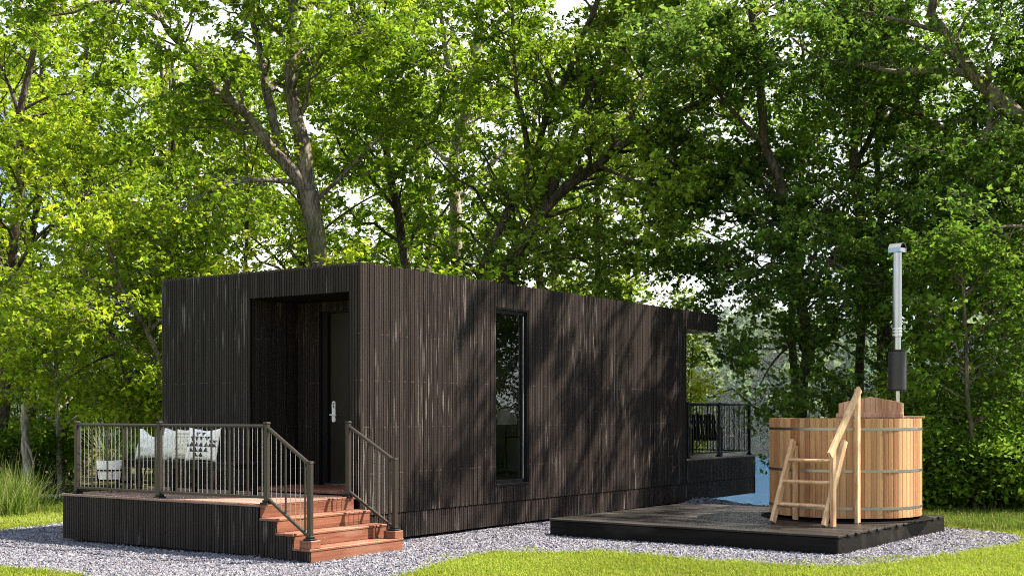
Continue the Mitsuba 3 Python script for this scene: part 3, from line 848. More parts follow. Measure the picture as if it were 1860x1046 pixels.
# ---------------------------------------------------------------- hot tub deck, tub, steps, stove pipe
D = frame(TO, TX, TY)
td = thing('tub_deck', 'low black stained timber platform that carries the hot tub', 'deck')
for k in range(28):
    y0 = -.012 + k * .1429
    e1, e2 = .006 * math.sin(k * 5.3), .012 * math.sin(k * 3.7)
    put(td + '__floor_board', D(cbox(-.012 + e1, 4.335 + e2, y0, y0 + .1375, .222, .25, .004)), 'black_stain')
for key, b in (('fascia', (0, 4.32, 0, .035, -.03, .215)), ('fascia', (4.286, 4.321, .036, 3.99, -.03, .215)), ('fascia', (0, .035, .036, 3.99, -.03, .215)), ('fascia', (.036, 4.285, 3.955, 3.99, -.03, .215))):
    put(td + '__fascia', D(cbox(*b, .004)), 'black_fascia')
put(td + '__joist', D(cat([box(.04, 4.28, y, y + .04, .0, .20) for y in (.9, 1.8, 2.7, 3.4)])), 'black_matte')
one('tub_mat', 'thin black rubber mat under the hot tub', 'mat', lathe([[0, .2515], [1.19, .2515], [1.20, .257], [1.19, .262], [0, .262]], (*TUB, 0), 64), 'black_matte')

tub = thing('hot_tub', 'round cedar stave hot tub with steel hoops on the black platform', 'hot tub')
NS = 80
for k in range(NS):
    a0, a1 = (k + .022) * 2 * math.pi / NS, (k + .978) * 2 * math.pi / NS
    am = (a0 + a1) / 2
    R0, R1 = 1.032, 1.077 + .0012 * math.sin(k * 4.7)
    g = np.array([[R0, a0], [R1 - .003, a0], [R1, a0 + .006], [R1 + .001, am], [R1, a1 - .006], [R1 - .003, a1], [R0, a1]])
    poly = np.stack([g[:, 0] * np.cos(g[:, 1]) + TUB[0], g[:, 0] * np.sin(g[:, 1]) + TUB[1]], 1)
    n = len(poly)
    zt = 1.683 + .0025 * math.sin(k * 2.9)
    v = np.vstack([np.hstack([poly, np.full((n, 1), .305)]), np.hstack([poly, np.full((n, 1), zt)])])
    i = np.arange(n)
    f = np.vstack([np.stack([i, (i + 1) % n, (i + 1) % n + n], 1), np.stack([i, (i + 1) % n + n, i + n], 1), [[n, n + q, n + q + 1] for q in range(1, n - 1)], [[0, q + 1, q] for q in range(1, n - 1)]])
    put(tub + '__stave', (v, f), 'cedar')
for z_ in (1.536, .955, .44):
    put(tub + '__hoop', lathe([[1.0785, z_ - .019], [1.083, z_ - .018], [1.083, z_ + .018], [1.0785, z_ + .019]], (*TUB, 0), 96), 'hoop_steel', smooth=30)
put(tub + '__base', lathe([[0, .263], [1.0, .263], [1.0, .30], [0, .30]], (*TUB, 0), 48), 'black_matte')
put(tub + '__inner_floor', lathe([[0, .40], [1.031, .40]], (*TUB, 0), 48), 'cedar_pale')
pbsdf('tub_water', (.02, .06, .08), .05)
put(tub + '__water', lathe([[0, 1.50], [1.031, 1.50]], (*TUB, 0), 48), 'tub_water')
# stove guard across the tub, with an arched top
GA, GB = np.array([4.83, 18.78]), np.array([5.625, 18.26])
gd = (GB - GA) / np.linalg.norm(GB - GA); gl_ = np.linalg.norm(GB - GA); gn = np.array([-gd[1], gd[0]])
GM = frame(GA, gd, gn)
ng = 12
for k in range(ng):
    x0, x1 = k * gl_ / ng + .003, (k + 1) * gl_ / ng - .003
    zt0, zt1 = [1.90 + .095 * (1 - abs(x / gl_ - .5) * 2) ** .85 for x in (x0, x1)]
    v, f = box(x0, x1, 0, .022, 1.505, 1.9)
    v[4:, 2] = [zt0, zt1, zt1, zt0]
    put(tub + '__guard_board', GM((v, f)), 'cedar_red')
put(tub + '__guard_rail', GM(cbox(-.03, gl_ + .012, -.034, -.002, 1.692, 1.755, .006)), 'cedar_red')
# seat-height cover board over the stove side of the rim
circ = Point(*TUB).buffer(1.108, quad_segs=24)
far = 3.0
half = Polygon([tuple(GA - gd * far + gn * .03), tuple(GB + gd * far + gn * .03), tuple(GB + gd * far + gn * 4), tuple(GA - gd * far + gn * 4)])
PIPE = np.array([5.705, 18.80])
cov = circ.intersection(half).difference(Point(*PIPE).buffer(.09))
cov = cov.intersection(Polygon([tuple(TUB + np.array(q)) for q in ((.33, -1.3), (1.4, -1.3), (1.4, 1.3), (.33, 1.3))]))
cm = trimesh.creation.extrude_polygon(cov, .032, engine='earcut'); cm.apply_translation([0, 0, 1.688])
put(tub + '__rim_board', cm, 'cedar_pale')

sp = thing('stove_pipe', 'tall stainless stove pipe with black heat guard rising from the tub', 'stove pipe')
put(sp + '__lower_pipe', lathe([[.036, 1.2], [.036, 2.72]], (*PIPE, 0), 24), 'steel', smooth=40)
gv = [[.122, 2.085], [.130, 2.085], [.130, 2.69], [.122, 2.69], [.122, 2.085]]
put(sp + '__heat_guard', lathe(gv, (*PIPE, 0), 40), 'mesh_guard', smooth=40)
for z in (2.09, 2.665):
    put(sp + '__guard_band', lathe([[.1305, z], [.1325, z], [.1325, z + .018], [.1305, z + .018]], (*PIPE, 0), 40), 'black_paint', smooth=40)
put(sp + '__guard_spacer', cat([tube([[PIPE[0] + math.cos(a) * .036, PIPE[1] + math.sin(a) * .036, z], [PIPE[0] + math.cos(a) * .123, PIPE[1] + math.sin(a) * .123, z]], .005, 5) for a in (.3, 2.4, 4.5) for z in (2.2, 2.58)]), 'steel')


def guard_col(p, n, uv):
    a = dr.atan2(p.y - PIPE[1], p.x - PIPE[0]) * 9
    b = p.z * 75
    x, y = a * 3 - dr.floor(a * 3) - .5, b - dr.floor(b) - .5
    return mix((.003, .003, .003), (.028, .028, .032), smoothstep(.22, .3, dr.sqrt(x * x + y * y)))


pbsdf('mesh_guard', proc(guard_col), .4)
put(sp + '__upper_pipe', lathe([[.055, 2.70], [.055, 2.88], [.067, 2.885], [.067, 4.13], [.060, 4.13], [.060, 3.9]], (*PIPE, 0), 32), 'steel', smooth=40)
put(sp + '__collar', cat([lathe([[.0675, z], [.071, z + .004], [.071, z + .022], [.0675, z + .026]], (*PIPE, 0), 32) for z in (2.90, 2.945, 2.99)]), 'bright_clamp', smooth=40)
pbsdf('bright_clamp', (.75, .75, .78), .35, metal=.6)
# cowl: a small folded sheet-metal hood, open at both ends, set askew on the pipe
HM = frame(PIPE, np.array([math.cos(.75), math.sin(.75)]), np.array([-math.sin(.75), math.cos(.75)]))


def hood(t):
    """Arched section in the x-z plane, shrunk by t."""
    return np.array([[-.085 + t, 4.13], [-.085 + t, 4.20], [-.05 + t * .5, 4.258 - t], [0, 4.276 - t], [.05 - t * .5, 4.258 - t], [.085 - t, 4.20], [.085 - t, 4.13]])


so, si_ = hood(0), hood(.004)
m_ = len(so)
vo = []
for sec in (so, si_):
    for y in (-.10, .10):
        vo.append(np.stack([sec[:, 0], np.full(m_, y), sec[:, 1]], 1))
v = np.vstack(vo); i = np.arange(m_ - 1)
q = np.vstack([np.stack([i + a, i + 1 + a, i + 1 + b, i + b], 1) for a, b in ((0, m_), (3 * m_, 2 * m_), (2 * m_, 0), (m_, 3 * m_))])
put(sp + '__cowl', HM((v, np.vstack([q[:, [0, 1, 2]], q[:, [0, 2, 3]]]))), 'steel')
put(sp + '__cowl_plate', HM(box(-.078, .078, -.092, -.088, 4.132, 4.195)), 'steel')
put(sp + '__cowl_plate', HM(box(-.078, .078, .088, .092, 4.132, 4.195)), 'steel')

ld = thing('tub_steps', 'pale cedar steps with one sloping handrail leading up to the tub', 'steps')
BLp, BRp, inn = np.array([3.575, 17.40]), np.array([4.135, 16.80]), np.array([.66, .75])
inn = inn / np.linalg.norm(inn)
lat = (BRp - BLp) / np.linalg.norm(BRp - BLp); LWD = np.linalg.norm(BRp - BLp)
LM = frame(BLp, lat, inn)
Z0 = .2505
for x in (0, LWD):
    v, f = beam([x, -.01, Z0 + .01], [x, .575, 1.385], .055, .102, up=(0, 1, .0), c=.004)
    low = v[:, 2] < Z0 + .1
    v[:, 2] = np.maximum(v[:, 2], Z0)
    v[:, 2] = np.minimum(v[:, 2], 1.396)
    put(ld + '__stringer', LM((v, f)), 'cedar_pale')
for z_ in (.515, .82, 1.11):
    y = (z_ - Z0) / 1.135 * .585
    put(ld + '__tread', LM(cbox(.0285, LWD - .0285, y - .085, y + .06, z_ - .026, z_ + .019, .016)), 'cedar_pale')
put(ld + '__rear_leg', LM(cbox(-.027, .027, .585, .675, Z0, 1.30, .004)), 'cedar_pale')
hx = LWD + .062
put(ld + '__front_post', LM(cbox(hx - .024, hx + .028, .08, .17, Z0, 1.40, .004)), 'cedar_pale')
put(ld + '__rear_post', LM(cbox(hx - .024, hx + .028, .79, .88, Z0, 2.09, .004)), 'cedar_pale')
v, f = beam([hx + .052, -.06, 1.20], [hx + .052, .80, 2.085], .045, .105, up=(0, 0, 1), c=.004)
put(ld + '__handrail', LM((v, f)), 'cedar_pale')


# ---------------------------------------------------------------- trees
def spline(P, n):
    """Smooth polyline of n points through P."""
    P = np.asarray(P, float)
    s = np.concatenate([[0], np.cumsum(np.linalg.norm(np.diff(P, axis=0), axis=1))])
    from scipy.interpolate import PchipInterpolator
    return PchipInterpolator(s, P, axis=0)(np.linspace(0, s[-1], n))


LEAF = {  # leaf outlines: x across, y from stalk to tip; triangles as a fan
    'maple': (np.array([[0, 0, 0], [.52, .30, -.10], [.24, .52, .0], [0, 1.0, -.16], [-.24, .52, .0], [-.52, .30, -.10]]), np.array([[0, 1, 2], [0, 2, 3], [0, 3, 4], [0, 4, 5]])),
    'oval': (np.array([[0, 0, 0], [.28, .45, -.05], [0, 1.0, -.14], [-.28, .45, -.05]]), np.array([[0, 1, 2], [0, 2, 3]])),
    'clump': (np.array([[0, 0, 0], [.62, .18, -.12], [.30, .62, .02], [0, 1.05, -.2], [-.35, .7, .0], [-.6, .25, -.14]]), np.array([[0, 1, 2], [0, 2, 3], [0, 3, 4], [0, 4, 5]])),
}


def unit(v):
    return v / (np.linalg.norm(v, axis=-1, keepdims=True) + 1e-12)


def leaves_mesh(P, out, size, col, rg, kind='maple', flat=.75, var=.28, clump=None):
    """One leaf per point P: tip along out (drooping), faces mostly up; colours vary per leaf."""
    n = len(P)
    V, F = LEAF[kind]
    nrm_ = unit(np.array([0, 0, flat]) + rg.normal(size=(n, 3)) * .55)
    t = unit(out + rg.normal(size=(n, 3)) * .7 + np.array([0, 0, -.45]))
    t = unit(t - nrm_ * (t * nrm_).sum(1, keepdims=True))
    s = np.cross(t, nrm_)
    sz = (size * (.65 + .7 * rg.random(n)))[:, None, None]
    v = P[:, None] + sz * (V[None, :, :1] * s[:, None] + V[None, :, 1:2] * t[:, None] + V[None, :, 2:3] * nrm_[:, None])
    f = (F[None] + len(V) * np.arange(n)[:, None, None]).reshape(-1, 3)
    k = (1 + var * rg.normal(size=(n, 1))) * (1 if clump is None else clump[:, None])
    c = np.array(col) * np.clip(k, .35, 1.9)
    hue = rg.normal(size=(n, 1)) * .12 + (0 if clump is None else (clump[:, None] - 1) * .35)
    c = c * (1 + hue * np.array([.9, .25, .1]))
    return v.reshape(-1, 3), f, np.clip(np.repeat(c, len(V), 0), .004, .75)


def branch_out(limbs, rg, n2, l2, n3, l3, nl, start=.25, rise=.25, jit=.07):
    """Boughs off the limbs, twigs off the boughs and leaf points along the twigs. limbs: (points, r0, r1, leafiness)."""
    P0, Dr, Le, Rd = [], [], [], []
    for pts, r0, r1, den in limbs:
        n = max(1, int(round(n2 * den)))
        m = len(pts) - 1
        t = start + (1 - start) * rg.random(n) ** .85
        x = t * m; i = np.minimum(x.astype(int), m - 1); fr = (x - i)[:, None]
        p = pts[i] * (1 - fr) + pts[i + 1] * fr
        tg = unit(pts[i + 1] - pts[i])
        rnd = rg.normal(size=(n, 3)); rnd = unit(rnd - tg * (rnd * tg).sum(1, keepdims=True))
        rnd[:, 2] = rnd[:, 2] * .55 + rise
        d = unit(unit(rnd) * .85 + tg * .45)
        P0.append(p); Dr.append(d); Le.append(l2 * (.5 + .75 * rg.random(n)) * (1.1 - .45 * t)); Rd.append(np.clip((r0 + (r1 - r0) * t) * .45, .008, .05))
    P0, Dr, Le, Rd = np.vstack(P0), np.vstack(Dr), np.concatenate(Le), np.concatenate(Rd)
    N = len(P0); S = 6
    s = np.linspace(0, 1, S)[None, :, None]
    bend = rg.normal(size=(N, 1, 3)) * .16 * np.array([1, 1, .6])
    B2 = P0[:, None] + Le[:, None, None] * (Dr[:, None] * s + (bend + np.array([0, 0, -.10])) * s ** 2)
    wig = rg.normal(size=(N, S, 3)) * .03 * Le[:, None, None]; wig[:, 0] = 0
    B2 = B2 + wig
    # twigs
    M = N * n3
    bi = np.repeat(np.arange(N), n3)
    t = .30 + .70 * rg.random(M)
    x = t * (S - 1); i = np.minimum(x.astype(int), S - 2); fr = (x - i)[:, None]
    p = B2[bi, i] * (1 - fr) + B2[bi, i + 1] * fr
    tg = unit(B2[bi, i + 1] - B2[bi, i])
    hz = rg.normal(size=(M, 3)) * np.array([1, 1, .42])
    d = unit(unit(hz) * .8 + tg * .6)
    L3 = l3 * (.5 + .8 * rg.random(M)) * (1.15 - .4 * t)
    s3 = np.linspace(0, 1, 4)[None, :, None]
    Tw = p[:, None] + L3[:, None, None] * (d[:, None] * s3 + np.array([0, 0, -.16]) * s3 ** 2)
    # leaves
    K = M * nl
    ti = np.repeat(np.arange(M), nl)
    u = .12 + .9 * rg.random(K) ** .8
    x = np.minimum(u, .999) * 3; i = x.astype(int); fr = (x - i)[:, None]
    q = Tw[ti, i] * (1 - fr) + Tw[ti, i + 1] * fr + rg.normal(size=(K, 3)) * jit * np.array([1, 1, .7])
    od = d[ti] * .8
    cl = np.repeat(np.repeat(1 + .17 * rg.normal(size=N), n3) * (1 + .10 * rg.normal(size=M)), nl)
    return B2, Rd, Tw, q, od, np.clip(cl, .55, 1.6)


def multi_tubes(P, R, sides):
    """Many polylines (N, S, 3) with end radii (N, S) as one mesh."""
    N, S = P.shape[:2]
    t = np.gradient(P, axis=1); t = unit(t)
    a = unit(np.cross(t, np.array([.31, .17, .93]) + 0 * t)); b = np.cross(t, a)
    g = np.arange(sides) * 2 * np.pi / sides
    v = P[:, :, None] + R[:, :, None, None] * (np.cos(g)[None, None, :, None] * a[:, :, None] + np.sin(g)[None, None, :, None] * b[:, :, None])
    i, j = np.meshgrid(np.arange(S - 1), np.arange(sides), indexing='ij')
    q = np.stack([i * sides + j, i * sides + (j + 1) % sides, (i + 1) * sides + (j + 1) % sides, (i + 1) * sides + j], -1).reshape(-1, 4)
    f = np.vstack([q[:, [0, 2, 1]], q[:, [0, 3, 2]]])
    return v.reshape(-1, 3), (f[None] + S * sides * np.arange(N)[:, None, None]).reshape(-1, 3)


NLEAF = [0]


def grow(key, limbs, bark, leaf, size, rg, n2=14, l2=2.4, n3=7, l3=.75, nl=14, start=.25, rise=.25, kind='maple', jit=.07, twig_sides=3, flat=.75, var=.28, first='trunk'):
    """Trunk with limbs, boughs, twigs and crown under the thing key. limbs: [(points, r0, r1, leafiness)], the first is the trunk."""
    vs, LB = [], []
    for j, (pts, r0, r1, den) in enumerate(limbs):
        n = max(6, len(pts) * 5)
        sp_ = spline(pts, n)
        if j == 0 and len(pts) > 2:
            fl = np.linspace(0, 1, n)
            rad = r0 + (r1 - r0) * fl ** .8 + r0 * .55 * np.exp(-(sp_[:, 2] - sp_[0, 2]) / .28)
        else:
            rad = r0 + (r1 - r0) * np.linspace(0, 1, n) ** .85
        rad = rad * (1 + .07 * (meshkit.noise(np.stack([np.arange(n) * .45, np.zeros(n) + j * 7.7, np.zeros(n)], -1), 3) - .5) * 2)
        wob_ = (meshkit.noise(np.stack([np.arange(n) * .35, np.zeros(n) + j * 3.1, np.zeros(n)], -1), 5) - .5)
        sp_ = sp_ + np.stack([wob_, -wob_ * .6, 0 * wob_], 1) * r0 * .7 * np.minimum(1, np.arange(n) / 4)[:, None]
        vs.append((tube(sp_, rad, 10 if r0 > .06 else 7), sp_))
        if den > 0:
            LB.append((sp_, r0, r1, den))
    B2, Rd, Tw, q, od, cl = branch_out(LB, rg, n2, l2, n3, l3, nl, start, rise, jit)
    put(key + '__' + first, vs[0][0], bark, smooth=True)
    if len(vs) > 1:
        for w_ in vs[1:]:
            put(key + '__limb', w_[0], bark, smooth=True)
    S = B2.shape[1]
    bo = multi_tubes(B2, Rd[:, None] * np.linspace(1, .25, S)[None], 4)
    tw = None if twig_sides == 0 else multi_tubes(Tw, np.full(Tw.shape[:2], .006) * np.linspace(1, .5, Tw.shape[1])[None], twig_sides)
    put(key + '__boughs', cat([bo, tw]) if tw else bo, bark, smooth=False, kind='stuff')
    v, f, c = leaves_mesh(q, od, size, leaf, rg, kind, clump=cl, flat=flat, var=var)
    NLEAF[0] += len(q)
    put(key + '__crown', (v, f), 'leaf', color=c, kind='stuff')


def gz(x, y):
    return float(terrain(np.array([x]), np.array([y]))[0])


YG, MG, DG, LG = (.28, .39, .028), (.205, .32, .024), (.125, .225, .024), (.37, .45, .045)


def px(pts, Y0, dY=None):
    """Limb points from pixels at depth Y0 with depth offsets."""
    dY = dY or [0] * len(pts)
    return np.array([pix(a, b, Y0 + d) for (a, b), d in zip(pts, dY)])


def foot(P, lean=0.0):
    """Carries a trunk's first point down to the ground."""
    x, y = P[0, 0] + lean, P[0, 1]
    return np.vstack([[x, y, gz(x, y) - .15], P])


rt = np.random.default_rng(77)
# A: forked maple behind the cabin
t = thing('maple_tree', 'tall maple with grey forked trunk rising behind the cabin roof, left of the corner', 'tree')
grow(t, [(foot(px([(578, 560), (572, 470), (566, 405), (557, 350)], 27)), .25, .20, 0),
         (px([(558, 352), (522, 302), (480, 255), (440, 205), (390, 160), (340, 95), (288, 34)], 27, [0, -.1, -.3, -.5, -.8, -1.1, -1.5]), .15, .05, 1.3),
         (px([(288, 34), (268, 20), (230, 3), (180, 5), (127, 24), (60, 30)], 25.5, [0, -.1, -.2, -.4, -.6, -.8]), .06, .02, 1.2),
         (px([(528, 312), (505, 250), (487, 180), (478, 120), (460, 40), (440, -60)], 27, [-.1, .1, .3, .5, .8, 1.2]), .12, .05, 1.0),
         (px([(557, 352), (548, 265), (533, 190), (528, 120), (532, 20), (548, -100), (560, -200)], 27, [0, .1, .2, .3, .2, 0, -.2]), .19, .07, 1.4),
         (px([(545, 210), (556, 190), (560, 150), (590, 90), (640, 30)], 27, [.2, .1, -.3, -.8, -1.3]), .05, .02, .9),
         (px([(540, 332), (482, 328), (420, 335), (372, 352), (322, 392)], 27, [0, -.5, -.9, -1.3, -1.8]), .065, .02, .8),
         (px([(560, 380), (610, 330), (680, 260), (740, 200)], 27, [0, .6, 1.2, 1.6]), .06, .02, .8)], 'bark_grey', MG, 0.117, rt, n2=17, l2=2.2, n3=8, nl=18)
# B
t = thing('maple_tree', 'slim dark-stemmed maple behind the cabin, right of the forked maple', 'tree')
grow(t, [(foot(px([(745, 560), (734, 480), (722, 400), (712, 330), (700, 260), (690, 190), (672, 125), (650, 45), (630, -60)], 31)), .15, .07, 1.3),
         (px([(672, 130), (690, 60), (702, 0), (720, -80)], 31, [0, .3, .6, .9]), .06, .03, .8),
         (px([(712, 330), (760, 270), (800, 190), (830, 120)], 31, [0, -.7, -1.2, -1.8]), .05, .02, .9),
         (px([(718, 380), (670, 320), (620, 270), (600, 180)], 31, [0, -.7, -1.4, -1.9]), .05, .02, .9)], 'bark_dark', MG, 0.122, rt, n2=19, l2=2.5, n3=8, nl=17)
# C
t = thing('beech_tree', 'thick pale trunk standing upright behind the middle of the cabin', 'tree')
grow(t, [(foot(px([(830, 580), (828, 500), (825, 430), (822, 330), (828, 270), (845, 190), (862, 120), (872, 40), (880, -80)], 32)), .22, .10, 1.2),
         (px([(842, 200), (815, 120), (805, 70), (795, 0), (780, -80)], 32, [0, -.2, -.4, -.4, -.2]), .08, .04, .9),
         (px([(826, 300), (760, 240), (720, 150), (700, 60)], 32, [0, 1, 2, 2.6]), .06, .02, .9),
         (px([(828, 360), (890, 300), (960, 220), (1010, 120)], 32, [0, 1, 1.8, 2.4]), .06, .02, .9)], 'bark_pale', MG, 0.131, rt, n2=17, l2=2.6, n3=8, nl=17)
# D: three leaning stems
t = thing('leaning_maple', 'dark maple leaning far to the right over the cabin roof, thickest of three', 'tree')
grow(t, [(foot(px([(905, 560), (914, 502), (942, 446), (985, 388), (1040, 332), (1108, 282), (1190, 228), (1270, 190), (1345, 135), (1400, 80)], 28.5, [0, 0, 0, -.1, -.3, -.5, -.8, -1.1, -1.3, -1.5]), -.25), .235, .05, 1.9),
         (px([(1108, 282), (1150, 200), (1190, 130), (1220, 50), (1240, -40)], 28, [-.1, .2, .5, .8, 1]), .09, .03, 1.3),
         (px([(1085, 300), (1130, 320), (1180, 340), (1240, 370)], 28, [0, -.5, -.9, -1.3]), .045, .02, .8),
         (px([(985, 388), (1030, 280), (1060, 190), (1120, 95), (1180, 20)], 28.4, [0, .5, .9, 1.2, 1.4]), .10, .03, 1.2)], 'bark_dark', (.22, .32, .034), 0.117, rt, n2=21, l2=2.2, n3=8, nl=18, start=.36)
t = thing('leaning_maple', 'slanting dark stem leaning right, left one of the three behind the cabin roof', 'tree')
grow(t, [(foot(px([(868, 570), (874, 495), (900, 430), (930, 370), (960, 305), (985, 240), (1010, 180), (1045, 105), (1080, 20), (1110, -80)], 29.5), -.2), .16, .05, 1.6),
         (px([(960, 305), (950, 220), (935, 140), (930, 40), (935, -60)], 29.5, [0, -.4, -.9, -1.2, -1.3]), .07, .03, 1.1)], 'bark_dark', MG, 0.117, rt, n2=22, l2=2.3, n3=8, nl=18, start=.36)
t = thing('leaning_maple', 'slanting brown stem leaning right, middle one of the three behind the cabin roof', 'tree')
grow(t, [(foot(px([(925, 570), (932, 490), (958, 420), (1000, 340), (1022, 290), (1046, 240), (1086, 180), (1130, 110), (1155, 40), (1175, -60)], 30.5), -.1), .16, .05, 1.5),
         (px([(932, 480), (990, 470), (1060, 468), (1120, 462)], 30.5, [0, -.8, -1.4, -2]), .05, .02, .9)], 'bark_grey', (.20, .30, .034), 0.117, rt, n2=22, l2=2.3, n3=8, nl=18, start=.36)
# F, G behind the tub, over the lake bank
t = thing('bank_maple', 'dark-trunked maple on the lake bank, left behind the hot tub', 'tree')
grow(t, [(foot(px([(1452, 760), (1458, 690), (1462, 640), (1450, 540), (1438, 440), (1420, 354), (1392, 258), (1380, 150), (1370, 50), (1360, -60)], 27)), .17, .07, 1.3),
         (px([(1462, 650), (1498, 602), (1540, 540), (1590, 470)], 27, [0, -.6, -1.2, -1.7]), .07, .02, .9),
         (px([(1445, 500), (1420, 480), (1395, 480), (1372, 500)], 27, [0, -.4, -.9, -1.2]), .05, .015, .45),
         (px([(1460, 600), (1430, 630), (1400, 665), (1380, 700)], 27, [0, -.9, -1.5, -1.9]), .04, .015, .8),
         (px([(1440, 460), (1390, 415), (1330, 385), (1270, 375)], 27, [0, .4, .8, 1.0]), .05, .015, 1.0),
         (px([(1395, 270), (1330, 200), (1280, 130), (1250, 60)], 27, [0, -.6, -1, -1.4]), .06, .02, 1.6),
         (px([(1428, 385), (1370, 310), (1310, 270), (1230, 262)], 27, [0, .5, 1.0, 1.3]), .055, .02, 1.5),
         (px([(1442, 480), (1380, 490), (1320, 492), (1262, 500)], 27, [0, .8, 1.4, 1.8]), .04, .012, .9)], 'bark_dark', (.11, .195, .030), 0.113, rt, n2=17, l2=2.0, n3=9, nl=18)
t = thing('bank_maple', 'dark upright maple on the lake bank, behind the stove pipe', 'tree')
grow(t, [(foot(px([(1625, 760), (1612, 640), (1590, 520), (1565, 400), (1549, 292), (1553, 222), (1562, 120), (1570, 0)], 28.5)), .16, .06, 1.5),
         (px([(1551, 298), (1574, 262), (1592, 220), (1625, 130), (1650, 40)], 28.5, [0, -.2, -.4, -.7, -1]), .08, .03, 1.0),
         (px([(1580, 470), (1530, 440), (1470, 440), (1400, 460)], 28.5, [0, -.8, -1.5, -2]), .05, .02, 1.0),
         (px([(1600, 560), (1650, 500), (1720, 470), (1790, 450)], 28.5, [0, -.6, -1.2, -1.5]), .05, .02, 1.0),
         (px([(1565, 400), (1620, 350), (1690, 320), (1750, 290)], 28.5, [0, .5, .8, 1.0]), .05, .02, 1.0)], 'bark_dark', (.10, .185, .030), 0.113, rt, n2=17, l2=2.1, n3=9, nl=18)
# E: big oak rooted outside the frame at the right
t = thing('oak_tree', 'big oak whose thick limbs reach in from the right edge of the view', 'tree')
OB = np.array([[11.9, 26.4, 0], [11.8, 26.3, 2.0], [11.6, 26.2, 4.6], [11.4, 26.2, 6.4]])
OB[0, 2] = gz(11.9, 26.4) - .2
grow(t, [(OB, .38, .30, 0),
         (np.vstack([[11.4, 26.2, 6.4], px([(1862, 246), (1850, 225), (1800, 176), (1760, 120), (1720, 60), (1690, 10), (1672, -60)], 25.8)]), .26, .07, .8),
         (px([(1765, 135), (1700, 129), (1630, 132), (1560, 118), (1500, 108), (1440, 70)], 25.8, [0, -.2, -.3, -.3, -.3, -.4]), .09, .02, 1.3),
         (np.vstack([[11.75, 26.3, 3.1], px([(1880, 612), (1830, 602), (1780, 597), (1722, 588), (1684, 572), (1642, 536), (1572, 506), (1500, 470)], 25.8, [.1, 0, 0, -.1, -.2, -.3, -.5, -.8])]), .14, .03, 1.3),
         (np.array([[11.6, 26.1, 3.8], [10.8, 24.8, 4.6], [9.9, 23.8, 5.0], [9.2, 22.8, 5.1], [8.5, 22.2, 5.0]]), .10, .02, .8),
         (px([(1800, 176), (1790, 260), (1760, 330), (1720, 390)], 25.8, [0, -.4, -.8, -1]), .06, .02, 1.0),
         (np.array([[11.4, 26, 5.6], [10.2, 27.0, 7.0], [9.2, 27.8, 8.1], [8.2, 28.6, 8.8]]), .14, .04, 1.3),
         (px([(1720, 60), (1640, 40), (1560, 20), (1480, -10)], 25.8, [0, .5, 1.0, 1.2]), .06, .02, 1.0)], 'bark_grey', (.11, .20, .030), 0.109, rt, n2=16, l2=2.0, n3=9, nl=18)
# unseen boughs added to the oak above the frame, placed to throw the slanting streaks of shade on the long wall
SD3 = unit(np.array(SUN))
HUB = [(np.array([[11.4, 26.2, 6.4], [11.0, 26.2, 9.5], [9.6, 25.6, 12.6], [7.6, 24.8, 14.4]]), .2, .07, .5)]
DR = []
for wl, wh, zl, zh, T_, den in ((1.05, 3.9, .3, 3.5, 11.2, 1.0), (1.75, 4.5, .2, 3.5, 12.2, 1.1), (2.55, 5.2, .5, 3.7, 11.0, .9), (3.1, 5.6, .0, 2.9, 13.0, 1.0), (4.2, 6.9, .3, 3.6, 11.6, 1.1), (5.0, 7.4, .2, 3.2, 12.8, .9), (6.0, 8.6, .3, 3.6, 11.4, 1.0), (6.9, 9.2, .4, 3.4, 12.4, 1.1), (7.9, 10.4, .3, 3.5, 11.6, 1.0), (9.0, 11.6, .2, 3.4, 12.2, 1.0), (1.9, 3.4, 2.4, 4.1, 11.8, .7)):
    a_ = np.array([*(CO + BX * wl), zl]) + SD3 * T_
    b_ = np.array([*(CO + BX * wh), zh]) + SD3 * T_
    top_ = HUB[0][0][2 if wh > 6 else 3]
    DR.append((np.array([top_ * .5 + b_ * .5 + [0, 0, .5], b_, b_ * .5 + a_ * .5 + [0, .1, .12], a_]), .045, .012, den))
for x_, y_, x2, y2, T_, den in ((.2, .75, 2.6, .95, 11.5, .8), (.6, 1.35, 3.3, 1.6, 12.4, .9), (.1, 2.0, 2.9, 2.2, 11.4, 1.0), (.5, 2.7, 3.0, 3.0, 12.2, .9), (.2, 3.4, 2.4, 3.7, 11.6, .9), (2.2, .35, 3.6, .75, 12.6, .6)):  # more unseen boughs, added along the sun rays to dapple the tub deck
    a_, b_ = [np.array([*(TO + TX * q0 + TY * q1), .3]) + SD3 * T_ for q0, q1 in ((x_, y_), (x2, y2))]
    DR.append((np.array([HUB[0][0][3] * .5 + b_ * .5 + [0, 0, .6], b_, b_ * .5 + a_ * .5 + [0, .05, .1], a_]), .04, .012, den))
grow(t, HUB + DR, 'bark_grey', (.10, .185, .030), 0.104, rt, n2=11, l2=.42, n3=5, l3=.3, nl=8, start=.1, rise=.05, first='limb')
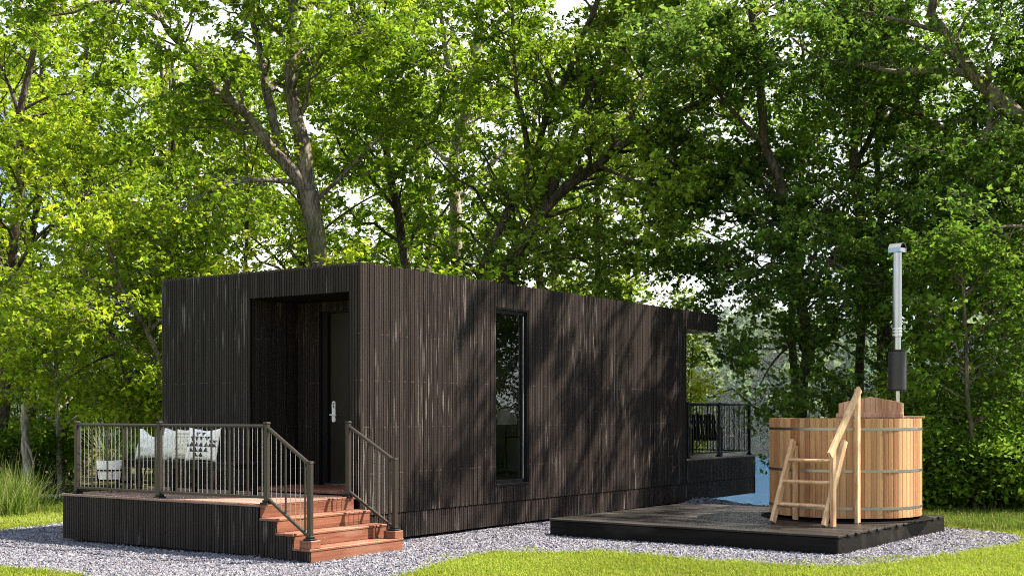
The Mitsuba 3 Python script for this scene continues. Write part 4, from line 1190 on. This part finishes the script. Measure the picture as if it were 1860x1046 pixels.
# right undergrowth stems
t = thing('young_tree', 'thin reddish sapling in the dark undergrowth right of the tub', 'tree')
grow(t, [(foot(px([(1772, 925), (1766, 800), (1756, 700), (1750, 560), (1745, 470)], 22.3)), .055, .03, 1.4)], 'bark_grey', DG, 0.104, rt, n2=26, l2=1.5, n3=9, nl=17, start=.35)
t = thing('young_tree', 'faint thin sapling farther back in the undergrowth right of the tub', 'tree')
grow(t, [(foot(px([(1802, 885), (1796, 800), (1790, 640), (1795, 500), (1805, 380), (1800, 280)], 25)), .06, .03, 1.4)], 'bark_dark', DG, 0.104, rt, n2=28, l2=1.7, n3=9, nl=17, start=.3)
t = thing('young_tree', 'slender dark tree at the right edge beyond the oak limbs', 'tree')
grow(t, [(foot(px([(1845, 700), (1848, 560), (1842, 430), (1850, 290), (1865, 120), (1870, 0)], 27)), .09, .04, 1.4)], 'bark_dark', DG, 0.113, rt, n2=30, l2=1.9, n3=9, nl=17, start=.3)
# left woods
t = thing('woodland_tree', 'dark trunk at the far left edge behind the ornamental grass', 'tree')
grow(t, [(foot(px([(4, 840), (8, 720), (12, 600), (20, 470), (38, 310), (36, 200), (60, 110), (70, -20)], 29)), .15, .06, 1.5),
         (px([(16, 520), (70, 430), (130, 380), (190, 330)], 29, [0, -.6, -1, -1.4]), .05, .02, 1.0), (px([(36, 220), (0, 120), (-50, 60)], 29, [0, .3, .6]), .05, .02, .7)], 'bark_dark', YG, 0.122, rt, n2=17, l2=2.4, n3=8, nl=17)
t = thing('woodland_tree', 'tall slim twin-topped tree at the left, against the pale sky gap', 'tree')
grow(t, [(foot(px([(58, 760), (56, 600), (52, 470), (70, 340), (72, 220), (75, 120), (70, 20), (62, -90)], 35)), .14, .06, 1.2),
         (px([(70, 350), (30, 280), (8, 200), (0, 100)], 35, [0, .3, .6, .9]), .06, .03, .8), (px([(60, 450), (120, 380), (160, 300), (170, 220)], 35, [0, -.3, -.5, -.7]), .05, .02, .9)], 'bark_dark', MG, 0.131, rt, n2=15, l2=2.3, n3=7, nl=15)
t = thing('woodland_tree', 'upright grey tree in the left woods, right of the twin-topped one', 'tree')
grow(t, [(foot(px([(152, 760), (148, 600), (150, 460), (152, 340), (154, 220), (156, 100), (160, -40)], 37)), .14, .06, 1.4),
         (px([(150, 440), (210, 380), (260, 320), (290, 240)], 37, [0, -.6, -1, -1.3]), .05, .02, .9)], 'bark_dark', MG, 0.131, rt, n2=19, l2=2.5, n3=8, nl=15)
t = thing('tree_snag', 'weathered broken trunk with pale bare wood left behind the deck railing', 'dead tree')
P = foot(px([(52, 880), (47, 820), (45, 770), (44, 735)], 26.5))
put(t + '__trunk', tube(spline(P, 14), np.linspace(.115, .07, 14) * (1 + .15 * np.sin(np.arange(14) * 1.9)), 9), 'bark_pale', smooth=True)
put(t + '__stub', tube(spline(px([(46, 800), (58, 830), (62, 850)], 26.4), 6), np.linspace(.04, .015, 6), 6), 'bark_pale', smooth=True)
t = thing('young_tree', 'small straight-stemmed tree just left of the deck railing', 'tree')
grow(t, [(foot(px([(110, 885), (108, 830), (105, 760), (100, 640), (98, 520)], 28)), .07, .035, 1.3), (px([(104, 720), (150, 640), (190, 580)], 28, [0, -.5, -.9]), .03, .012, .8), (px([(104, 700), (60, 630), (20, 590)], 28, [0, -.5, -.9]), .03, .012, .8)], 'bark_pale', YG, 0.109, rt, n2=17, l2=2.0, n3=8, nl=17, start=.3)
t = thing('young_tree', 'curved tree leaning left beside the far side of the cabin', 'tree')
grow(t, [(foot(px([(315, 840), (306, 730), (286, 648), (260, 592), (240, 558), (212, 500), (196, 420)], 24.5)), .085, .035, 1.6), (px([(268, 605), (300, 560), (310, 500), (300, 430)], 24.5, [0, .3, .6, .8]), .045, .015, 1.0), (px([(240, 558), (190, 545), (140, 560), (90, 590)], 24.5, [0, -.3, -.5, -.7]), .035, .012, 1.0)], 'bark_grey', YG, 0.104, rt, n2=17, l2=1.9, n3=8, nl=17)
t = thing('young_tree', 'brown-stemmed tree seen through the railing behind the bench', 'tree')
grow(t, [(foot(px([(233, 880), (233, 800), (228, 700), (205, 610), (170, 540), (150, 480)], 26)), .10, .035, 1.4), (px([(215, 640), (165, 660), (120, 690), (85, 710)], 26, [0, -.4, -.8, -1]), .035, .012, .9), (px([(228, 700), (265, 640), (280, 560), (270, 480)], 26, [0, .3, .5, .8]), .04, .012, .9)], 'bark_grey', YG, 0.104, rt, n2=17, l2=1.9, n3=8, nl=17)


def wild_tree(name, label, group, x, y, h, r, leaf, size, bark, rg, nlimb=7, n2=13, l2=2.4, n3=7, nl=11, lean=0.0, low=.25, kind='maple'):
    z0 = gz(x, y) - .15
    t_ = thing(name, label, 'tree', group)
    a0 = rg.random() * 6.28
    zz = np.linspace(0, 1, 6)
    trunk = np.stack([x + lean * h * zz ** 1.5 + rg.normal(size=6) * .12 * (zz > 0), y + rg.normal(size=6) * .12 * (zz > 0), z0 + h * zz], 1)
    L = [(trunk, r, r * .25, .7)]
    for k in range(nlimb):
        u = low + (.88 - low) * (k + .5 * rg.random()) / nlimb
        x_ = u * 5; i = int(x_); p = trunk[i] + (trunk[min(i + 1, 5)] - trunk[i]) * (x_ - i)
        a = a0 + k * 2.4 + rg.normal() * .3
        ln = h * (.36 - .2 * u) * (.8 + .4 * rg.random())
        d = np.array([math.cos(a), math.sin(a), .45 + .5 * u])
        L.append((np.array([p, p + d * ln * .4 + [0, 0, ln * .05], p + d * ln * .75, p + d * ln + [0, 0, -ln * .06]]), r * .38 * (1.1 - u), .015, 1.0))
    grow(t_, L, bark, leaf, size, rg, n2=n2, l2=l2, n3=n3, nl=nl, kind='oval' if y > 26 else kind, twig_sides=0)
    return t_


rw = np.random.default_rng(5)
FILL = [  # x, y, height, trunk radius, colour, leaf size
    (-13.5, 33, 14, .17, YG, .16), (-9.5, 35, 15, .18, MG, .16), (-6.0, 36, 16, .2, MG, .16), (-2.6, 38, 16, .2, MG, .17), (.6, 37, 15, .18, (.22, .31, .035), .17), (-16.5, 40, 16, .2, YG, .18),
    (-11.5, 42, 17, .2, YG, .19), (-7.5, 45, 18, .22, MG, .2), (-3.5, 47, 18, .22, MG, .2), (1.5, 46, 17, .22, MG, .2), (2.2, 33, 13.5, .16, (.2, .29, .035), .15), (-19, 46, 17, .2, YG, .2),
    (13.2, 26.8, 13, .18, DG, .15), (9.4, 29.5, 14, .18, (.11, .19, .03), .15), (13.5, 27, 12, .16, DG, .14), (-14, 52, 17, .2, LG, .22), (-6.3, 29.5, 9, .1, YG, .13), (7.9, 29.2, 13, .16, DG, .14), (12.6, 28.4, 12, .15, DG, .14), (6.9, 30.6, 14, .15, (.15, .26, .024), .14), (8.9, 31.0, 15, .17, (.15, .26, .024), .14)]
SEEN = {}


def where_tree(x, y):
    p = 930 + FOC * x / y
    place = next(w_ for lim, w_ in ((90, 'at the far left edge'), (230, 'above the ornamental grass and deck corner'), (330, 'beside the far edge of the cabin front'), (500, 'above the left half of the cabin front'), (650, 'above the entrance'), (800, 'above the near end of the long wall'), (960, 'above the tall window'), (1150, 'above the far half of the long wall'), (1330, 'beyond the rear terrace'), (1480, 'left of the hot tub'), (1600, 'above the hot tub'), (1760, 'right of the stove pipe'), (9999, 'at the far right edge')) if p < lim)
    row = 'nearer' if y < 34.5 else 'middle-distance' if y < 43 else 'distant'
    k = f'{row} leafy tree of the woods {place}'
    SEEN[k] = SEEN.get(k, 0) + 1
    return k if SEEN[k] == 1 else k.replace('leafy', ('slimmer leafy', 'denser leafy')[SEEN[k] % 2])


for x, y, h, r, cl, sz in FILL:
    h = min(h, .31 * y + 1.0) if x < 5 else h
    wild_tree('background_tree', where_tree(x, y), 'trees of the dense woods behind the cabin', x, y, h, r, cl, sz, 'bark_dark', rw, low=.5 if x > 5 else .25)


def shrub(label, x, y, h, wd, leaf, size, rg, ns=7, group=None, name='shrub', n2=9, n3=6, nl=12, kind='maple'):
    z0 = gz(x, y) - .05
    t_ = thing(name, label, 'shrub', group)
    L = []
    for k in range(ns):
        a = rg.random() * 6.28; rr = wd * (.25 + .75 * rg.random())
        top = np.array([x + rr * math.cos(a), y + rr * math.sin(a) * .8, z0 + h * (.55 + .45 * rg.random())])
        b = np.array([x + .15 * rg.normal(), y + .15 * rg.normal(), z0])
        L.append((np.array([b, b * .55 + top * .45 + [0, 0, h * .1], top]), .025, .008, 1.0))
    grow(t_, L, 'bark_dark', leaf, size, rg, n2=n2, l2=.9, n3=n3, l3=.5, nl=nl, start=.12, kind='oval', jit=.09, twig_sides=0)


rs = np.random.default_rng(9)
for i, (x, y, h, w_, cl) in enumerate(((-6.6, 25.2, 5.3, 1.5, YG), (-4.9, 26.3, 5.6, 1.6, LG), (-3.2, 25.9, 5.2, 1.5, YG), (-1.5, 26.4, 5.0, 1.5, MG), (2.4, 31.2, 5.2, 1.4, MG))):
    shrub('bright green bush top just over the cabin roof, ' + ('leftmost of them', 'second from the left', 'above the entrance recess', 'above the near roof corner', 'rightmost, above the tall window')[i], x, y, h, w_, cl, .125, rs, ns=8, group='tall bushes right behind the cabin', n2=12)
SH = [(-13.2, 29.5, 3.0, 1.6, YG), (-11.4, 31.5, 3.4, 1.8, MG), (-9.0, 31.0, 3.2, 1.7, YG), (-7.6, 28.6, 2.6, 1.3, MG), (-10.6, 28.6, 1.6, 1.1, DG), (-12.6, 26.8, 2.0, 1.2, MG), (-5.2, 31, 3.6, 1.8, MG), (-14.8, 33, 3.4, 2.0, YG),
      (-8.6, 34.5, 3.8, 2.2, YG), (-12.5, 36, 4.2, 2.4, YG), (-14.6, 37.5, 4.6, 2.2, MG)]
BL = ['tall understory bush at the far left edge behind the grass clump', 'broad understory bush between the left trunks', 'tall bush behind the planter end of the deck', 'green bush just left of the far cabin corner', 'low dark bush by the path left of the deck', 'bush standing right behind the ornamental grass', 'bush hidden partly by the far cabin corner', 'farther bush at the left edge of the woods', 'far understory bush beyond the deck railing', 'tall bush deep in the left woods', 'farthest tall bush behind the far left trunk']
for i, (x, y, h, w_, cl) in enumerate(SH):
    shrub(BL[i], x, y, h, w_, cl, .13, rs, n3=5, group='understory bushes of the left-hand woods')
SD = [(7.2, 22.6, 1.5, 1.0), (8.3, 22.4, 2.2, 1.2), (9.4, 22.0, 1.9, 1.1), (7.9, 24.0, 3.2, 1.5), (9.3, 24.4, 3.6, 1.6), (6.7, 24.4, 2.2, 1.2), (10.6, 22.6, 2.6, 1.4), (8.6, 26.2, 4.2, 1.8), (10.4, 26.4, 4.4, 1.8), (7.0, 26.2, 3.4, 1.4), (6.9, 22.9, .8, .7), (7.5, 23.5, 1.5, .9), (8.1, 23.1, 1.3, .9), (6.9, 23.8, 1.7, .9), (8.9, 23.2, 1.2, .9), (12.0, 25.0, 3.6, 1.6)]
order = {k: i for i, k in enumerate(sorted(SD))}
for x, y, h, w_ in SD:
    n_ = order[(x, y, h, w_)]
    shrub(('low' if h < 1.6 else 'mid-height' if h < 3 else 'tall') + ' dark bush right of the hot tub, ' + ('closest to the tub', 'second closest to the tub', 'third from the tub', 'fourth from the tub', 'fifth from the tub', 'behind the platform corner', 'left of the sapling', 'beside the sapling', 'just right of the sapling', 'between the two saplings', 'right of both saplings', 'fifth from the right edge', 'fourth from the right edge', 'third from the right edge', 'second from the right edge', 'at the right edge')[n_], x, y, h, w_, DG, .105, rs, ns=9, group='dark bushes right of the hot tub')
shrub('sunlit young bush beyond the rear terrace by the lake', 3.95, 30.6, 5.6, .9, LG, .13, rs, ns=7, n2=12)

# ornamental grass clump at the left
og = thing('ornamental_grass', 'tall clump of green and straw coloured ornamental grass at the left edge', 'grass clump')
rg = np.random.default_rng(44)
vv = [long_leaves((-8.86 + .22 * rg.normal(), 22.0 + .2 * rg.normal(), 0), 1, .95, .78, .014, (.09, .16, .025), (.24, .33, .07), rg, .35, rad=.3) for _ in range(1300)]
vv += [long_leaves((-8.8 + .17 * rg.normal(), 22.0 + .15 * rg.normal(), 0), 1, 1.3, 1.0, .009, (.38, .33, .18), (.55, .48, .3), rg, .3, rad=.3) for _ in range(110)]
v, f = cat([(a, b) for a, b, _ in vv]); c = np.vstack([q for _, _, q in vv])
put(og + '__leaves', (v, f), 'blade', color=c, kind='stuff')

# small stakes by the path
for i, (x, y, h_) in enumerate(((-9.45, 25.2, .30), (-9.25, 24.0, .16))):
    one('stake', ('short dark wooden stake standing in the grass by the path', 'low dark stump end in the grass nearer than the stake')[i], 'stake', cbox(x - .05, x + .05, y - .05, y + .05, -.05, h_, .012), 'bark_dark')

# ---------------------------------------------------------------- far wooded shore
rf = np.random.default_rng(3)
for q in range(3):
    n = 900
    h_ = 9.0
    cen = rf.normal(size=(16, 3)) * [1.7, 1.7, 1.9] + [0, 0, 5.6]
    cen[:, 2] = np.clip(cen[:, 2], 1.4, 9)
    P = (cen[rf.integers(0, 16, n)] + unit(rf.normal(size=(n, 3))) * (1.35 * rf.random((n, 1)) ** .35))
    v, f, c = leaves_mesh(P, unit(P - [0, 0, 4]), .75, ((.15, .24, .10), (.20, .28, .10), (.11, .20, .11))[q], rf, 'clump', flat=.5, var=.22)  # leaves paled and blued, putting part of the lake haze into their colour
    tk = tube([[0, 0, -.5], [0, 0, 4], [0, 0, 7]], [.22, .16, .05], 6)
    k = np.vstack([v, tk[0]]); fc = np.vstack([f, tk[1] + len(v)]); cc = np.vstack([c, np.full((len(tk[0]), 3), .06)])
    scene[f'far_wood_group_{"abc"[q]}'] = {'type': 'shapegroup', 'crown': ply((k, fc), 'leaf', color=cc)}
n = 0
for _ in range(2400):
    y = 153 + 170 * rf.random() ** 1.3
    x = y * (-.50 + .98 * rf.random()) + 5
    if n >= 520:
        break
    z_ = gz(x, y)
    if z_ < -3.4:
        continue
    n += 1
    s = .75 + .75 * rf.random()
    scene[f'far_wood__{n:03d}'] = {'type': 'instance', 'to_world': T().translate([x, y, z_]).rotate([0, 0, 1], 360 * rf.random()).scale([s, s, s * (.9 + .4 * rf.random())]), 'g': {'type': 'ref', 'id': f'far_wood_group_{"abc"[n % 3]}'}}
labels['far_wood'] = {'label': 'hazy wooded hillside on the far shore of the lake', 'kind': 'stuff'}

# ---------------------------------------------------------------- air
scene['haze'] = {'type': 'cube', 'to_world': T().translate([0, 160, 14]).scale([395, 235, 22.5]), 'bsdf': {'type': 'null'}, 'interior': {'type': 'ref', 'id': 'haze_air'}}
labels['haze'] = {'label': 'thin bluish summer haze in the air', 'kind': 'stuff'}
